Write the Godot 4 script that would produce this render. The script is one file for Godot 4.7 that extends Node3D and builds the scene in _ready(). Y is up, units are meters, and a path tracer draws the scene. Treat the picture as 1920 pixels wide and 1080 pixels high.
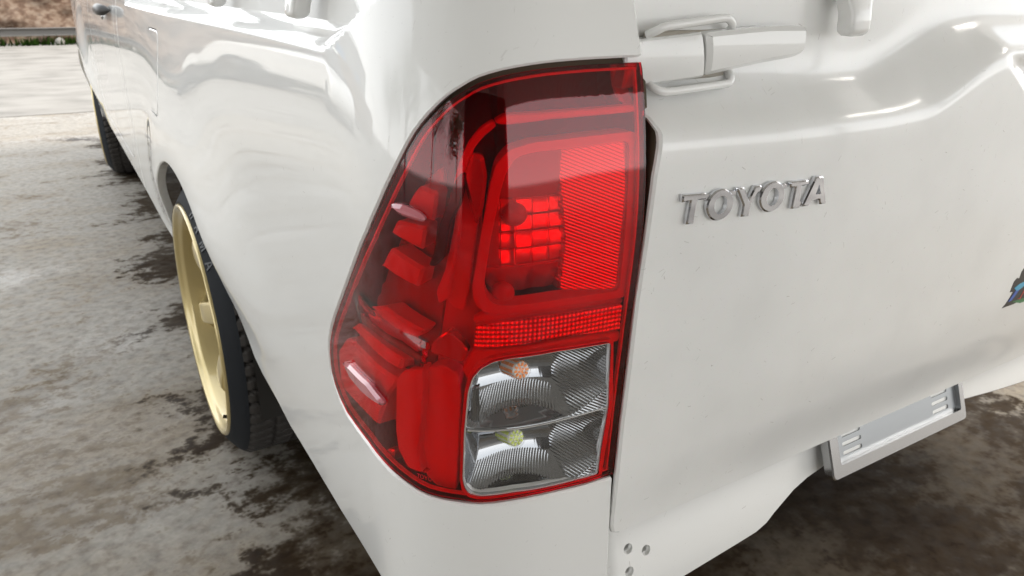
extends Node3D
# x runs to the truck's right, y up, -z towards its nose. The tail lamp's right edge at the tailgate gap is x = 0, z = 0.

const LAMP_EDGE := 63
const LAMP := [Vector2(-0.0170, 0.9646), Vector2(-0.0036, 0.9646), Vector2(0.0132, 0.9645), Vector2(0.0274, 0.9643), Vector2(0.0413, 0.9641), Vector2(0.0552, 0.9637), Vector2(0.0692, 0.9632), Vector2(0.0830, 0.9625), Vector2(0.0970, 0.9613), Vector2(0.1122, 0.9596), Vector2(0.1269, 0.9575), Vector2(0.1397, 0.9549), Vector2(0.1509, 0.9520), Vector2(0.1600, 0.9484), Vector2(0.1678, 0.9445), Vector2(0.1752, 0.9408), Vector2(0.1826, 0.9364), Vector2(0.1910, 0.9300), Vector2(0.1994, 0.9226), Vector2(0.2070, 0.9149), Vector2(0.2142, 0.9061), Vector2(0.2210, 0.8958), Vector2(0.2277, 0.8843), Vector2(0.2340, 0.8734), Vector2(0.2429, 0.8586), Vector2(0.2566, 0.8356), Vector2(0.2772, 0.8058), Vector2(0.3107, 0.7666), Vector2(0.3467, 0.7265), Vector2(0.3761, 0.6944), Vector2(0.4003, 0.6673), Vector2(0.4170, 0.6459), Vector2(0.4278, 0.6279), Vector2(0.4332, 0.6111), Vector2(0.4339, 0.5961), Vector2(0.4316, 0.5829), Vector2(0.4236, 0.5713), Vector2(0.4079, 0.5606), Vector2(0.3844, 0.5530), Vector2(0.3500, 0.5525), Vector2(0.3130, 0.5534), Vector2(0.2807, 0.5500), Vector2(0.2542, 0.5460), Vector2(0.2397, 0.5437), Vector2(0.2300, 0.5419), Vector2(0.2204, 0.5399), Vector2(0.2094, 0.5385), Vector2(0.1916, 0.5385), Vector2(0.1736, 0.5388), Vector2(0.1621, 0.5383), Vector2(0.1516, 0.5380), Vector2(0.1383, 0.5388), Vector2(0.1242, 0.5399), Vector2(0.1102, 0.5405), Vector2(0.0958, 0.5406), Vector2(0.0807, 0.5402), Vector2(0.0651, 0.5394), Vector2(0.0484, 0.5379), Vector2(0.0322, 0.5367), Vector2(0.0174, 0.5368), Vector2(0.0060, 0.5371), Vector2(0.0010, 0.5370), Vector2(-0.0008, 0.5368), Vector2(-0.0015, 0.5550), Vector2(-0.0030, 0.5900), Vector2(-0.0043, 0.6226), Vector2(-0.0060, 0.6602), Vector2(-0.0082, 0.6963), Vector2(-0.0112, 0.7425), Vector2(-0.0132, 0.7750), Vector2(-0.0148, 0.8100), Vector2(-0.0158, 0.8400), Vector2(-0.0166, 0.8750), Vector2(-0.0171, 0.9100), Vector2(-0.0176, 0.9400), Vector2(-0.0178, 0.9580)]
const WINDOW := [Vector2(0.0131, 0.6990), Vector2(0.0767, 0.7031), Vector2(0.1202, 0.7025), Vector2(0.1378, 0.7000), Vector2(0.1501, 0.6928), Vector2(0.1583, 0.6819), Vector2(0.1628, 0.6666), Vector2(0.1672, 0.6197), Vector2(0.1694, 0.5648), Vector2(0.1672, 0.5538), Vector2(0.1609, 0.5468), Vector2(0.1515, 0.5448), Vector2(0.1150, 0.5474), Vector2(0.0175, 0.5422), Vector2(0.0158, 0.5745), Vector2(0.0099, 0.6254)]
const WINDOW_OUT := [Vector2(0.0081, 0.7014), Vector2(0.0768, 0.7056), Vector2(0.1203, 0.7051), Vector2(0.1400, 0.7030), Vector2(0.1538, 0.6960), Vector2(0.1619, 0.6841), Vector2(0.1666, 0.6663), Vector2(0.1710, 0.6193), Vector2(0.1731, 0.5625), Vector2(0.1708, 0.5477), Vector2(0.1634, 0.5409), Vector2(0.1515, 0.5386), Vector2(0.1149, 0.5407), Vector2(0.0111, 0.5348), Vector2(0.0079, 0.5721), Vector2(0.0030, 0.6236)]
const STRIPE := [Vector2(-0.0121, 0.9271), Vector2(-0.0134, 0.9209), Vector2(0.0370, 0.9202), Vector2(0.0771, 0.9198), Vector2(0.1230, 0.9168), Vector2(0.1332, 0.9174), Vector2(0.1371, 0.9200), Vector2(0.1256, 0.9252), Vector2(0.0708, 0.9262), Vector2(0.0365, 0.9261)]
const STRIPE_SIDE := [Vector2(0.1371, 0.9200), Vector2(0.1514, 0.9134), Vector2(0.1627, 0.9034), Vector2(0.1725, 0.8860), Vector2(0.1789, 0.8650), Vector2(0.1754, 0.8619), Vector2(0.1661, 0.8762), Vector2(0.1580, 0.8955), Vector2(0.1485, 0.9054), Vector2(0.1332, 0.9152)]
const BEZEL_OUT := [Vector2(-0.0131, 0.9035), Vector2(0.0407, 0.9027), Vector2(0.0972, 0.9012), Vector2(0.1217, 0.8958), Vector2(0.1352, 0.8838), Vector2(0.1416, 0.8647), Vector2(0.1509, 0.8170), Vector2(0.1590, 0.7707), Vector2(0.1570, 0.7569), Vector2(0.1486, 0.7474), Vector2(0.1352, 0.7450), Vector2(0.0684, 0.7459), Vector2(-0.0072, 0.7417)]
const BEZEL_IN := [Vector2(-0.0043, 0.8955), Vector2(0.0412, 0.8943), Vector2(0.0975, 0.8931), Vector2(0.1150, 0.8893), Vector2(0.1248, 0.8782), Vector2(0.1312, 0.8599), Vector2(0.1407, 0.8170), Vector2(0.1474, 0.7735), Vector2(0.1453, 0.7624), Vector2(0.1374, 0.7548), Vector2(0.1273, 0.7528), Vector2(0.0687, 0.7532), Vector2(0.0012, 0.7501)]
const RIBS_RED := [Vector2(0.0570, 0.8643), Vector2(0.0286, 0.8738), Vector2(-0.0112, 0.8826), Vector2(-0.0073, 0.8137), Vector2(-0.0074, 0.7465), Vector2(0.0309, 0.7504), Vector2(0.0401, 0.7826), Vector2(0.0536, 0.8190)]
const GRID_RED := [Vector2(0.1252, 0.8521), Vector2(0.0535, 0.8550), Vector2(0.0461, 0.8156), Vector2(0.0317, 0.7667), Vector2(0.1355, 0.7749)]
const RETRO := [Vector2(0.1545, 0.7359), Vector2(0.0993, 0.7410), Vector2(0.0417, 0.7390), Vector2(-0.0008, 0.7366), Vector2(0.0002, 0.7100), Vector2(0.0703, 0.7151), Vector2(0.1573, 0.7132)]
const BAND := [Vector2(0.1486, 0.7432), Vector2(0.0672, 0.7432), Vector2(-0.0075, 0.7386), Vector2(-0.0068, 0.7323), Vector2(0.0962, 0.7371), Vector2(0.1552, 0.7321), Vector2(0.1602, 0.7374)]
const BAND_LOW := [Vector2(0.1582, 0.7079), Vector2(0.0657, 0.7095), Vector2(-0.0038, 0.7051), Vector2(-0.0034, 0.6931), Vector2(0.0774, 0.7001), Vector2(0.1349, 0.6994), Vector2(0.1516, 0.6898), Vector2(0.1630, 0.6736), Vector2(0.1709, 0.6859)]
const BLACK_BAR := [Vector2(0.1727, 0.8734), Vector2(0.1665, 0.8764), Vector2(0.1648, 0.8681), Vector2(0.1693, 0.8491), Vector2(0.1785, 0.8330), Vector2(0.1841, 0.8004), Vector2(0.1942, 0.7909), Vector2(0.2010, 0.7905), Vector2(0.1955, 0.8032), Vector2(0.1914, 0.8240), Vector2(0.1798, 0.8551)]
const PANEL_D := [Vector2(0.1703, 0.8582), Vector2(0.1509, 0.8691), Vector2(0.1471, 0.8596), Vector2(0.1560, 0.8153), Vector2(0.1654, 0.7622), Vector2(0.1711, 0.7399), Vector2(0.1862, 0.7431), Vector2(0.1986, 0.7594), Vector2(0.1936, 0.7817), Vector2(0.1833, 0.8192)]
const PANEL_D_LEFT := [Vector2(0.1885, 0.7846), Vector2(0.1803, 0.8187), Vector2(0.1736, 0.8531), Vector2(0.1703, 0.8617), Vector2(0.1723, 0.8241), Vector2(0.1795, 0.7881), Vector2(0.1862, 0.7555), Vector2(0.1975, 0.7486), Vector2(0.1996, 0.7619)]
const BLOCK_A := [Vector2(0.2297, 0.8418), Vector2(0.2215, 0.8536), Vector2(0.2136, 0.8617), Vector2(0.1931, 0.8575), Vector2(0.1969, 0.8311), Vector2(0.2076, 0.8319)]
const BLOCK_B := [Vector2(0.2433, 0.8255), Vector2(0.2056, 0.8252), Vector2(0.2098, 0.8023), Vector2(0.2529, 0.8113)]
const BLOCK_C := [Vector2(0.2552, 0.7951), Vector2(0.2497, 0.7969), Vector2(0.2080, 0.7852), Vector2(0.2101, 0.7827), Vector2(0.2172, 0.7640), Vector2(0.2722, 0.7736)]
const BLOCK_D := [Vector2(0.3163, 0.7092), Vector2(0.2913, 0.7221), Vector2(0.2691, 0.7303), Vector2(0.2106, 0.7203), Vector2(0.2259, 0.7058), Vector2(0.2936, 0.7051)]
const BLOCK_E := [Vector2(0.3656, 0.6704), Vector2(0.3442, 0.6845), Vector2(0.3052, 0.6872), Vector2(0.2405, 0.6834), Vector2(0.2481, 0.6669)]
const BLOCK_F := [Vector2(0.4251, 0.6157), Vector2(0.3966, 0.6412), Vector2(0.3779, 0.6521), Vector2(0.2539, 0.6557), Vector2(0.2555, 0.6481), Vector2(0.2709, 0.6312), Vector2(0.3036, 0.5764), Vector2(0.4267, 0.5639)]
const BLOCK_G := [Vector2(0.4342, 0.5194), Vector2(0.4187, 0.5293), Vector2(0.3820, 0.5281), Vector2(0.3357, 0.5374), Vector2(0.3313, 0.5442), Vector2(0.2995, 0.5510), Vector2(0.3268, 0.5311), Vector2(0.3545, 0.5250)]
const GLINT := [Vector2(0.2972, 0.5428), Vector2(0.2813, 0.5581), Vector2(0.2663, 0.5636), Vector2(0.2691, 0.5443), Vector2(0.2770, 0.5429)]
const GLINT_B := [Vector2(0.2507, 0.5636), Vector2(0.2434, 0.5681), Vector2(0.2218, 0.5570), Vector2(0.2132, 0.5573), Vector2(0.2265, 0.5527), Vector2(0.2444, 0.5520)]
const STRIP_A := [Vector2(0.2520, 0.6569), Vector2(0.2396, 0.6708), Vector2(0.2133, 0.6816), Vector2(0.2121, 0.6603), Vector2(0.2201, 0.6084), Vector2(0.2236, 0.5814), Vector2(0.2186, 0.5565), Vector2(0.2391, 0.5543), Vector2(0.2547, 0.5706), Vector2(0.2578, 0.5946)]
const STRIP_B := [Vector2(0.2153, 0.6774), Vector2(0.1942, 0.6837), Vector2(0.1763, 0.6771), Vector2(0.1729, 0.6504), Vector2(0.1766, 0.5871), Vector2(0.1817, 0.5364), Vector2(0.1985, 0.5331), Vector2(0.2217, 0.5470), Vector2(0.2272, 0.5756), Vector2(0.2230, 0.6096)]
const TRI := [Vector2(0.2112, 0.6970), Vector2(0.2029, 0.7102), Vector2(0.1865, 0.7230), Vector2(0.1728, 0.7144), Vector2(0.1627, 0.7026), Vector2(0.1697, 0.6906), Vector2(0.1891, 0.6942)]
const FIN := [Vector2(0.2378, 0.8435), Vector2(0.2338, 0.8459), Vector2(0.2208, 0.8463), Vector2(0.2057, 0.8426), Vector2(0.1989, 0.8374), Vector2(0.2010, 0.8337), Vector2(0.2113, 0.8348), Vector2(0.2283, 0.8371)]
const FIN_LOW := [Vector2(0.3676, 0.6304), Vector2(0.3487, 0.6351), Vector2(0.2903, 0.6398), Vector2(0.2601, 0.6306), Vector2(0.2646, 0.6236), Vector2(0.3025, 0.6203), Vector2(0.3431, 0.6196)]
const RIDGE := [Vector2(0.3048, 0.7208), Vector2(0.2884, 0.7180), Vector2(0.2581, 0.7155), Vector2(0.2279, 0.7112), Vector2(0.2023, 0.7022)]
const CORNER := [Vector2(0.1483, 0.9478), Vector2(0.1661, 0.8892), Vector2(0.1743, 0.8432), Vector2(0.1816, 0.7938), Vector2(0.1942, 0.7284), Vector2(0.2081, 0.6565), Vector2(0.2168, 0.5983), Vector2(0.2161, 0.5361)]
const CORNER_SHEEN := [Vector2(0.1695, 0.8729), Vector2(0.1599, 0.8923), Vector2(0.1479, 0.8906), Vector2(0.1436, 0.8734), Vector2(0.1479, 0.8430), Vector2(0.1547, 0.8285), Vector2(0.1616, 0.8475)]
const LED := [Vector2(0.1053, 0.6774), Vector2(0.1052, 0.6214), Vector2(0.1097, 0.5997), Vector2(0.1157, 0.5455), Vector2(0.1101, 0.8357), Vector2(0.1246, 0.7595)]
const LED_BACK := [Vector2(0.1145, 0.6683), Vector2(0.1236, 0.6233), Vector2(0.1205, 0.5882), Vector2(0.1322, 0.5361), Vector2(0.1114, 0.8292), Vector2(0.1247, 0.7508)]
const DIVIDER := [Vector2(0.1654, 0.6218), Vector2(0.0088, 0.6254)]
const HOOKS := [Vector2(0.5387, 1.0084), Vector2(0.4581, 1.0103), Vector2(0.5050, 0.9893), Vector2(0.9016, 0.9929), Vector2(0.9383, 0.9989), Vector2(0.8536, 1.0009)]
const BODYR := [Vector2(-0.0180, 1.0167), Vector2(-0.0181, 0.9900), Vector2(-0.0199, 0.9693)]
const LT1 := [Vector2(0.0520, 0.8448), Vector2(0.0805, 0.8439), Vector2(0.0814, 0.8378), Vector2(0.0705, 0.8377), Vector2(0.0689, 0.8140), Vector2(0.0595, 0.8147), Vector2(0.0618, 0.8378), Vector2(0.0521, 0.8376)]
const LY := [Vector2(0.1168, 0.8453), Vector2(0.1264, 0.8450), Vector2(0.1338, 0.8324), Vector2(0.1398, 0.8450), Vector2(0.1491, 0.8449), Vector2(0.1378, 0.8275), Vector2(0.1368, 0.8141), Vector2(0.1269, 0.8146), Vector2(0.1277, 0.8268)]
const LT2 := [Vector2(0.1850, 0.8451), Vector2(0.2118, 0.8447), Vector2(0.2127, 0.8391), Vector2(0.2023, 0.8389), Vector2(0.2044, 0.8151), Vector2(0.1921, 0.8156), Vector2(0.1934, 0.8384), Vector2(0.1863, 0.8389)]
const LA := [Vector2(0.2210, 0.8468), Vector2(0.2327, 0.8462), Vector2(0.2442, 0.8152), Vector2(0.2341, 0.8157), Vector2(0.2315, 0.8212), Vector2(0.2205, 0.8211), Vector2(0.2173, 0.8159), Vector2(0.2072, 0.8164)]
const LA_HOLE := [Vector2(0.2273, 0.8389), Vector2(0.2319, 0.8277), Vector2(0.2241, 0.8277)]
const LO := [Vector2(0.0991, 0.8298), Vector2(0.0831, 0.8289), Vector2(0.1165, 0.8297), Vector2(0.1005, 0.8458), Vector2(0.0978, 0.8136), Vector2(0.1654, 0.8309), Vector2(0.1506, 0.8298), Vector2(0.1828, 0.8309), Vector2(0.1664, 0.8469), Vector2(0.1639, 0.8147)]
const STICK := [Vector2(0.7137, 0.5880), Vector2(0.7192, 0.5931), Vector2(0.7247, 0.6008), Vector2(0.7300, 0.6120), Vector2(0.7204, 0.6131), Vector2(0.7239, 0.6295), Vector2(0.7304, 0.6342), Vector2(0.7376, 0.6320), Vector2(0.7384, 0.6420), Vector2(0.7433, 0.6470), Vector2(0.7844, 0.6420), Vector2(0.8610, 0.6350), Vector2(0.8983, 0.6025), Vector2(0.8899, 0.5803), Vector2(0.7756, 0.5907), Vector2(0.7468, 0.5878)]
const STICK_T := [Vector2(0.7297, 0.6181), Vector2(0.7425, 0.6225), Vector2(0.7615, 0.6239), Vector2(0.7605, 0.6171), Vector2(0.7505, 0.6130), Vector2(0.7391, 0.6119)]
const STICK_TS := [Vector2(0.7245, 0.5964), Vector2(0.7347, 0.5968), Vector2(0.7488, 0.6134), Vector2(0.7386, 0.6155)]
const STICK_R := [Vector2(0.7503, 0.5962), Vector2(0.7585, 0.5953), Vector2(0.7639, 0.6112), Vector2(0.7785, 0.6100), Vector2(0.7807, 0.5969), Vector2(0.7763, 0.5942), Vector2(0.7635, 0.6041), Vector2(0.7610, 0.5938)]
const STICK_G := [Vector2(0.7367, 0.5937), Vector2(0.7741, 0.5928), Vector2(0.8052, 0.5935), Vector2(0.8100, 0.5869), Vector2(0.7671, 0.5851)]
const BR := [Vector2(0.0252, 0.9833), Vector2(0.0945, 0.9891), Vector2(0.1006, 0.9479), Vector2(0.0262, 0.9411)]
const BRH := [Vector2(0.0910, 0.9886), Vector2(0.1744, 0.9934), Vector2(0.2221, 0.9928), Vector2(0.2220, 0.9673), Vector2(0.2076, 0.9636), Vector2(0.1660, 0.9598), Vector2(0.0984, 0.9481)]
const WIRE_T := [Vector2(0.0385, 0.9895), Vector2(0.0458, 0.9949), Vector2(0.1187, 1.0014), Vector2(0.1306, 0.9931), Vector2(0.1329, 0.9902)]
const WIRE_B := [Vector2(0.0408, 0.9409), Vector2(0.0480, 0.9361), Vector2(0.1317, 0.9397), Vector2(0.1380, 0.9434), Vector2(0.1381, 0.9493)]
const HOOK := [Vector2(0.2613, 1.0176), Vector2(0.2790, 1.0047), Vector2(0.2884, 0.9862), Vector2(0.2967, 0.9818), Vector2(0.3256, 0.9822), Vector2(0.3307, 0.9962), Vector2(0.3241, 1.0176)]
const TGL := [Vector2(0.0247, 0.9151), Vector2(0.0287, 0.9031), Vector2(0.0212, 0.8655), Vector2(0.0172, 0.8037), Vector2(0.0120, 0.7437), Vector2(0.0090, 0.6672), Vector2(0.0046, 0.5984), Vector2(0.0033, 0.5308), Vector2(0.0090, 0.4508)]
const FACET := [Vector2(0.5273, 0.9631), Vector2(0.5510, 0.9594), Vector2(0.6106, 0.9017)]
const VAL := [Vector2(0.1243, 0.3255), Vector2(0.1984, 0.3356), Vector2(0.2730, 0.3438), Vector2(0.2964, 0.3586), Vector2(0.3048, 0.3698), Vector2(0.3241, 0.3802), Vector2(0.3661, 0.3905), Vector2(0.4046, 0.3974)]

const DS := 0.004
const NS := 1400
const WHEEL_Y := 0.315
const REAR_S := 1.295
const FRONT_S := 4.38
var px := PackedFloat32Array()
var pz := PackedFloat32Array()
var pt := PackedFloat32Array()
var M := {}
var truck: Node3D
var taken := {}
var wob := FastNoiseLite.new()

# ---------------------------------------------------------------- shapes

func sst(a: float, b: float, x: float) -> float:
	var t := clampf((x - a) / (b - a), 0.0, 1.0)
	return t * t * (3.0 - 2.0 * t)

func plan() -> void:
	var x := 0.0
	var z := 0.0
	var last := 0.0
	for i in NS + 1:
		var s := i * DS
		var th := deg_to_rad(4.0 + 86.5 * sst(0.04, 0.335, s) - 2.5 * sst(0.34, 0.9, s) + 2.0 * sst(1.4, 2.0, s))
		if i > 0:
			x -= cos((th + last) * 0.5) * DS
			z -= sin((th + last) * 0.5) * DS
		last = th
		px.append(x)
		pz.append(z)
		pt.append(th)

func bulge(s: float, y: float) -> float:
	var flank := sst(0.2, 0.4, s)
	var a := maxf(0.0, y - 0.79 - 0.01 * flank)
	var b := maxf(0.0, 0.52 - y)
	var o := -lerpf(0.85, 0.48, flank) * a * a - 0.25 * b * b * (0.4 + 0.6 * sst(0.1, 0.4, s))
	for c in [REAR_S, FRONT_S]:
		var dx: float = s - c
		if absf(dx) < 0.9:
			var dy := y - WHEEL_Y
			var r: float = maxf(0.0, sqrt(dx * dx + dy * dy) - 0.35) / 0.17
			o += 0.030 * sst(0.10, 0.29, dy) * exp(-r * r)
	return o

# the skin of the truck's left side: s runs along the plan from the tailgate gap round the corner and forward, y is the height, d the distance out of the skin
func skin(s: float, y: float, d := 0.0) -> Vector3:
	var k := clampf(s / DS, 0.0, NS - 1.0)
	var i := int(k)
	var f := k - i
	var t := lerpf(pt[i], pt[i + 1], f)
	var x := lerpf(px[i], px[i + 1], f)
	var z := lerpf(pz[i], pz[i + 1], f)
	if s < 0.0:
		x = -cos(t) * s
		z = -sin(t) * s
	var o := bulge(s, y) + d
	return Vector3(x - sin(t) * o, y, z + cos(t) * o)

func recess(s: float, y: float) -> float:
	var a := y - 0.9625
	var b := (s - (0.395 - (y - 0.9625) * 1.75)) * 0.55
	var c := 1.95 - s
	var m := minf(a, minf(b, c))
	var h := clampf(0.5 + 0.5 * (a - b) / 0.02, 0.0, 1.0)
	m = minf(m, lerpf(a, b, h) - 0.02 * h * (1.0 - h))
	return -0.026 * sst(-0.002, 0.026, m)

func body(p: Vector2) -> Vector3:
	var d := 0.0
	if p.y > 0.94:
		d += recess(p.x, p.y)
	if p.x > 0.45:
		d += 0.00012 * wob.get_noise_2d(p.x * 100.0, p.y * 160.0) * sst(0.45, 0.8, p.x)
	return skin(p.x, p.y, d)

func crease(x: float) -> float:
	return 0.902 + 0.060 * sst(0.40, 0.57, x) * (1.0 - sst(0.83, 1.0, x))

func ramp(q: float, e: float) -> float:
	return 0.5 * (q + sqrt(q * q + e * e))

# the tailgate's outer face: depth at x, y. Its upper part lies deeper, behind a ledge between two creases that both climb towards the middle
func gate_z(x: float, y: float) -> float:
	var yc := crease(x)
	var w := 0.937 + 0.055 * sst(0.32, 0.50, x) * (1.0 - sst(0.90, 1.08, x)) - yc
	var xm := minf(x, 1.40 - x)
	var z := 0.016 * sst(0.0, 0.28, xm) * sst(0.46, 0.62, y) + (0.004 + 0.006 * sst(0.0, 0.22, xm)) * sst(0.440, 0.545, y)
	var t := (y - yc) / w
	z -= 0.054 * (ramp(t, 0.011 / w) - ramp(t - 1.0, 0.013 / w))
	var fx := x - (0.527 + (0.963 - y) * 1.5)
	z -= 0.010 * sst(0.0, 0.04, minf(fx, 0.88 - x)) * sst(0.86, 0.90, y) * sst(0.0, -0.8, t)
	return z

func gate(p: Vector2, d := 0.0) -> Vector3:
	return Vector3(p.x, p.y, gate_z(p.x, p.y) + d)

# ---------------------------------------------------------------- mesh collecting

func st() -> Dictionary:
	return {"v": PackedVector3Array(), "n": PackedVector3Array(), "u": PackedVector2Array(), "i": PackedInt32Array()}

func normal_at(f: Callable, p: Vector2, flip: bool) -> Vector3:
	var h := 0.0006
	var a: Vector3 = f.call(p + Vector2(h, 0)) - f.call(p - Vector2(h, 0))
	var b: Vector3 = f.call(p + Vector2(0, h)) - f.call(p - Vector2(0, h))
	var n := b.cross(a).normalized()
	return -n if flip else n

func vert(m: Dictionary, v: Vector3, n: Vector3, u := Vector2.ZERO) -> int:
	m.v.append(v)
	m.n.append(n)
	m.u.append(u)
	return m.v.size() - 1

func tri(m: Dictionary, a: int, b: int, c: int, flip := false) -> void:
	m.i.append(a)
	m.i.append(c if flip else b)
	m.i.append(b if flip else c)

# fills an outline (with holes) in the plane of p with cells, each corner put into space by f; flip for planes seen with p.x to the right
func patch(m: Dictionary, outline: PackedVector2Array, holes: Array, cell: float, f: Callable, flip := false) -> void:
	var lo := outline[0]
	var hi := outline[0]
	for p in outline:
		lo = lo.min(p)
		hi = hi.max(p)
	var nx := int(ceil((hi.x - lo.x) / cell)) + 1
	var edge := {}
	for loop in [outline] + holes:
		for k in loop.size():
			var a: Vector2 = loop[k]
			var b: Vector2 = loop[(k + 1) % loop.size()]
			var n := int(ceil(a.distance_to(b) / (cell * 0.12))) + 1
			for j in n + 1:
				var q := (a.lerp(b, float(j) / n) - lo) / cell
				edge[int(floor(q.y)) * nx + int(floor(q.x))] = true
	var made := {}
	for j in int(ceil((hi.y - lo.y) / cell)):
		var cuts := PackedFloat32Array()
		var my := lo.y + (j + 0.5) * cell + 1.7e-7
		for loop in [outline] + holes:
			for k in loop.size():
				var a: Vector2 = loop[k]
				var b: Vector2 = loop[(k + 1) % loop.size()]
				if (a.y > my) != (b.y > my):
					cuts.append(a.x + (b.x - a.x) * (my - a.y) / (b.y - a.y))
		cuts.sort()
		var done := 0
		for i in nx:
			var c := lo + Vector2(i, j) * cell
			if edge.has(j * nx + i):
				var k := 100.0
				var sq := PackedVector2Array([c * k, (c + Vector2(cell, 0)) * k, (c + Vector2(cell, cell)) * k, (c + Vector2(0, cell)) * k])
				var big := PackedVector2Array()
				for p in outline:
					big.append(p * k)
				var pieces: Array = Geometry2D.intersect_polygons(sq, big)
				for hole in holes:
					var hk := PackedVector2Array()
					for p in hole:
						hk.append(p * k)
					var next := []
					for piece in pieces:
						for r in Geometry2D.clip_polygons(piece, hk):
							next.append(r)
					pieces = next
				for piece in pieces:
					if Geometry2D.is_polygon_clockwise(piece):
						piece.reverse()
					var ids := Geometry2D.triangulate_polygon(piece)
					var base: int = m.v.size()
					for p in piece:
						var q: Vector2 = p / k
						vert(m, f.call(q), normal_at(f, q, flip), q)
					for t in range(0, ids.size(), 3):
						var a: Vector2 = piece[ids[t]]
						var b: Vector2 = piece[ids[t + 1]]
						var d: Vector2 = piece[ids[t + 2]]
						tri(m, base + ids[t], base + ids[t + 1], base + ids[t + 2], flip != ((b - a).cross(d - a) < 0.0))
				continue
			var mx := c.x + cell * 0.5
			while done < cuts.size() and cuts[done] < mx:
				done += 1
			if done % 2 == 0:
				continue
			var id := []
			for o in [Vector2i(0, 0), Vector2i(1, 0), Vector2i(1, 1), Vector2i(0, 1)]:
				var key: int = (j + o.y) * (nx + 2) + i + o.x
				if not made.has(key):
					var q := lo + Vector2(i + o.x, j + o.y) * cell
					made[key] = vert(m, f.call(q), normal_at(f, q, flip), q)
				id.append(made[key])
			tri(m, id[0], id[1], id[2], flip)
			tri(m, id[0], id[2], id[3], flip)

# a strip of quads between two loops with as many points
func strip(m: Dictionary, a: PackedVector3Array, b: PackedVector3Array, closed := true, flip := false) -> void:
	var base: int = m.v.size()
	var n := a.size()
	for k in n:
		vert(m, a[k], Vector3.ZERO)
		vert(m, b[k], Vector3.ZERO)
	for k in (n if closed else n - 1):
		var i0 := base + 2 * k
		var i1 := base + 2 * ((k + 1) % n)
		for t in [[i0, i0 + 1, i1], [i1, i0 + 1, i1 + 1]]:
			var nn: Vector3 = (m.v[t[2]] - m.v[t[0]]).cross(m.v[t[1]] - m.v[t[0]])
			if flip:
				nn = -nn
			for q in t:
				m.n[q] += nn
			tri(m, t[0], t[1], t[2], flip)
	for k in range(base, m.v.size()):
		m.n[k] = m.n[k].normalized() if m.n[k].length() > 0.0 else Vector3.UP

func grid(m: Dictionary, nu: int, nv: int, f: Callable, flip := false) -> void:
	var base: int = m.v.size()
	for j in nv + 1:
		for i in nu + 1:
			vert(m, f.call(float(i) / nu, float(j) / nv), Vector3.ZERO, Vector2(float(i) / nu, float(j) / nv))
	for j in nv:
		for i in nu:
			var a := base + j * (nu + 1) + i
			for t in [[a, a + 1, a + nu + 2], [a, a + nu + 2, a + nu + 1]]:
				var nn: Vector3 = (m.v[t[2]] - m.v[t[0]]).cross(m.v[t[1]] - m.v[t[0]])
				if flip:
					nn = -nn
				for q in t:
					m.n[q] += nn
				tri(m, t[0], t[1], t[2], flip)
	for j in nv + 1:
		var a := base + j * (nu + 1)
		var b := a + nu
		if m.v[a].distance_to(m.v[b]) < 1e-6:
			var s: Vector3 = m.n[a] + m.n[b]
			m.n[a] = s
			m.n[b] = s
	for k in range(base, m.v.size()):
		m.n[k] = m.n[k].normalized() if m.n[k].length() > 0.0 else Vector3.UP

func refine(loop: PackedVector2Array, step: float) -> PackedVector2Array:
	var r := PackedVector2Array()
	for k in loop.size():
		var a := loop[k]
		var b := loop[(k + 1) % loop.size()]
		var n := maxi(1, int(ceil(a.distance_to(b) / step)))
		for j in n:
			r.append(a.lerp(b, float(j) / n))
	return r

func rounded(loop: Array, r: float, n := 4) -> PackedVector2Array:
	var o := PackedVector2Array()
	for k in loop.size():
		var p: Vector2 = loop[k]
		var a: Vector2 = loop[k - 1]
		var b: Vector2 = loop[(k + 1) % loop.size()]
		var ra := minf(r, a.distance_to(p) * 0.45)
		var rb := minf(r, b.distance_to(p) * 0.45)
		var pa := p + (a - p).normalized() * ra
		var pb := p + (b - p).normalized() * rb
		for j in n + 1:
			var t := float(j) / n
			o.append(pa.lerp(p, t).lerp(p.lerp(pb, t), t))
	return o

func inset(loop: PackedVector2Array, d: float) -> PackedVector2Array:
	var o := PackedVector2Array()
	var sgn := 1.0 if Geometry2D.is_polygon_clockwise(loop) else -1.0
	for k in loop.size():
		var a := loop[(k - 1 + loop.size()) % loop.size()]
		var p := loop[k]
		var b := loop[(k + 1) % loop.size()]
		var e := (p - a).normalized()
		var g := (b - p).normalized()
		var n := (e + g)
		if n.length() < 0.05:
			n = e
		n = n.normalized()
		var side := Vector2(n.y, -n.x) * sgn
		o.append(p + side * d / maxf(0.5, absf(n.dot(e))))
	return o

func put(loop: PackedVector2Array, f: Callable) -> PackedVector3Array:
	var o := PackedVector3Array()
	for p in loop:
		o.append(f.call(p))
	return o

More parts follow.
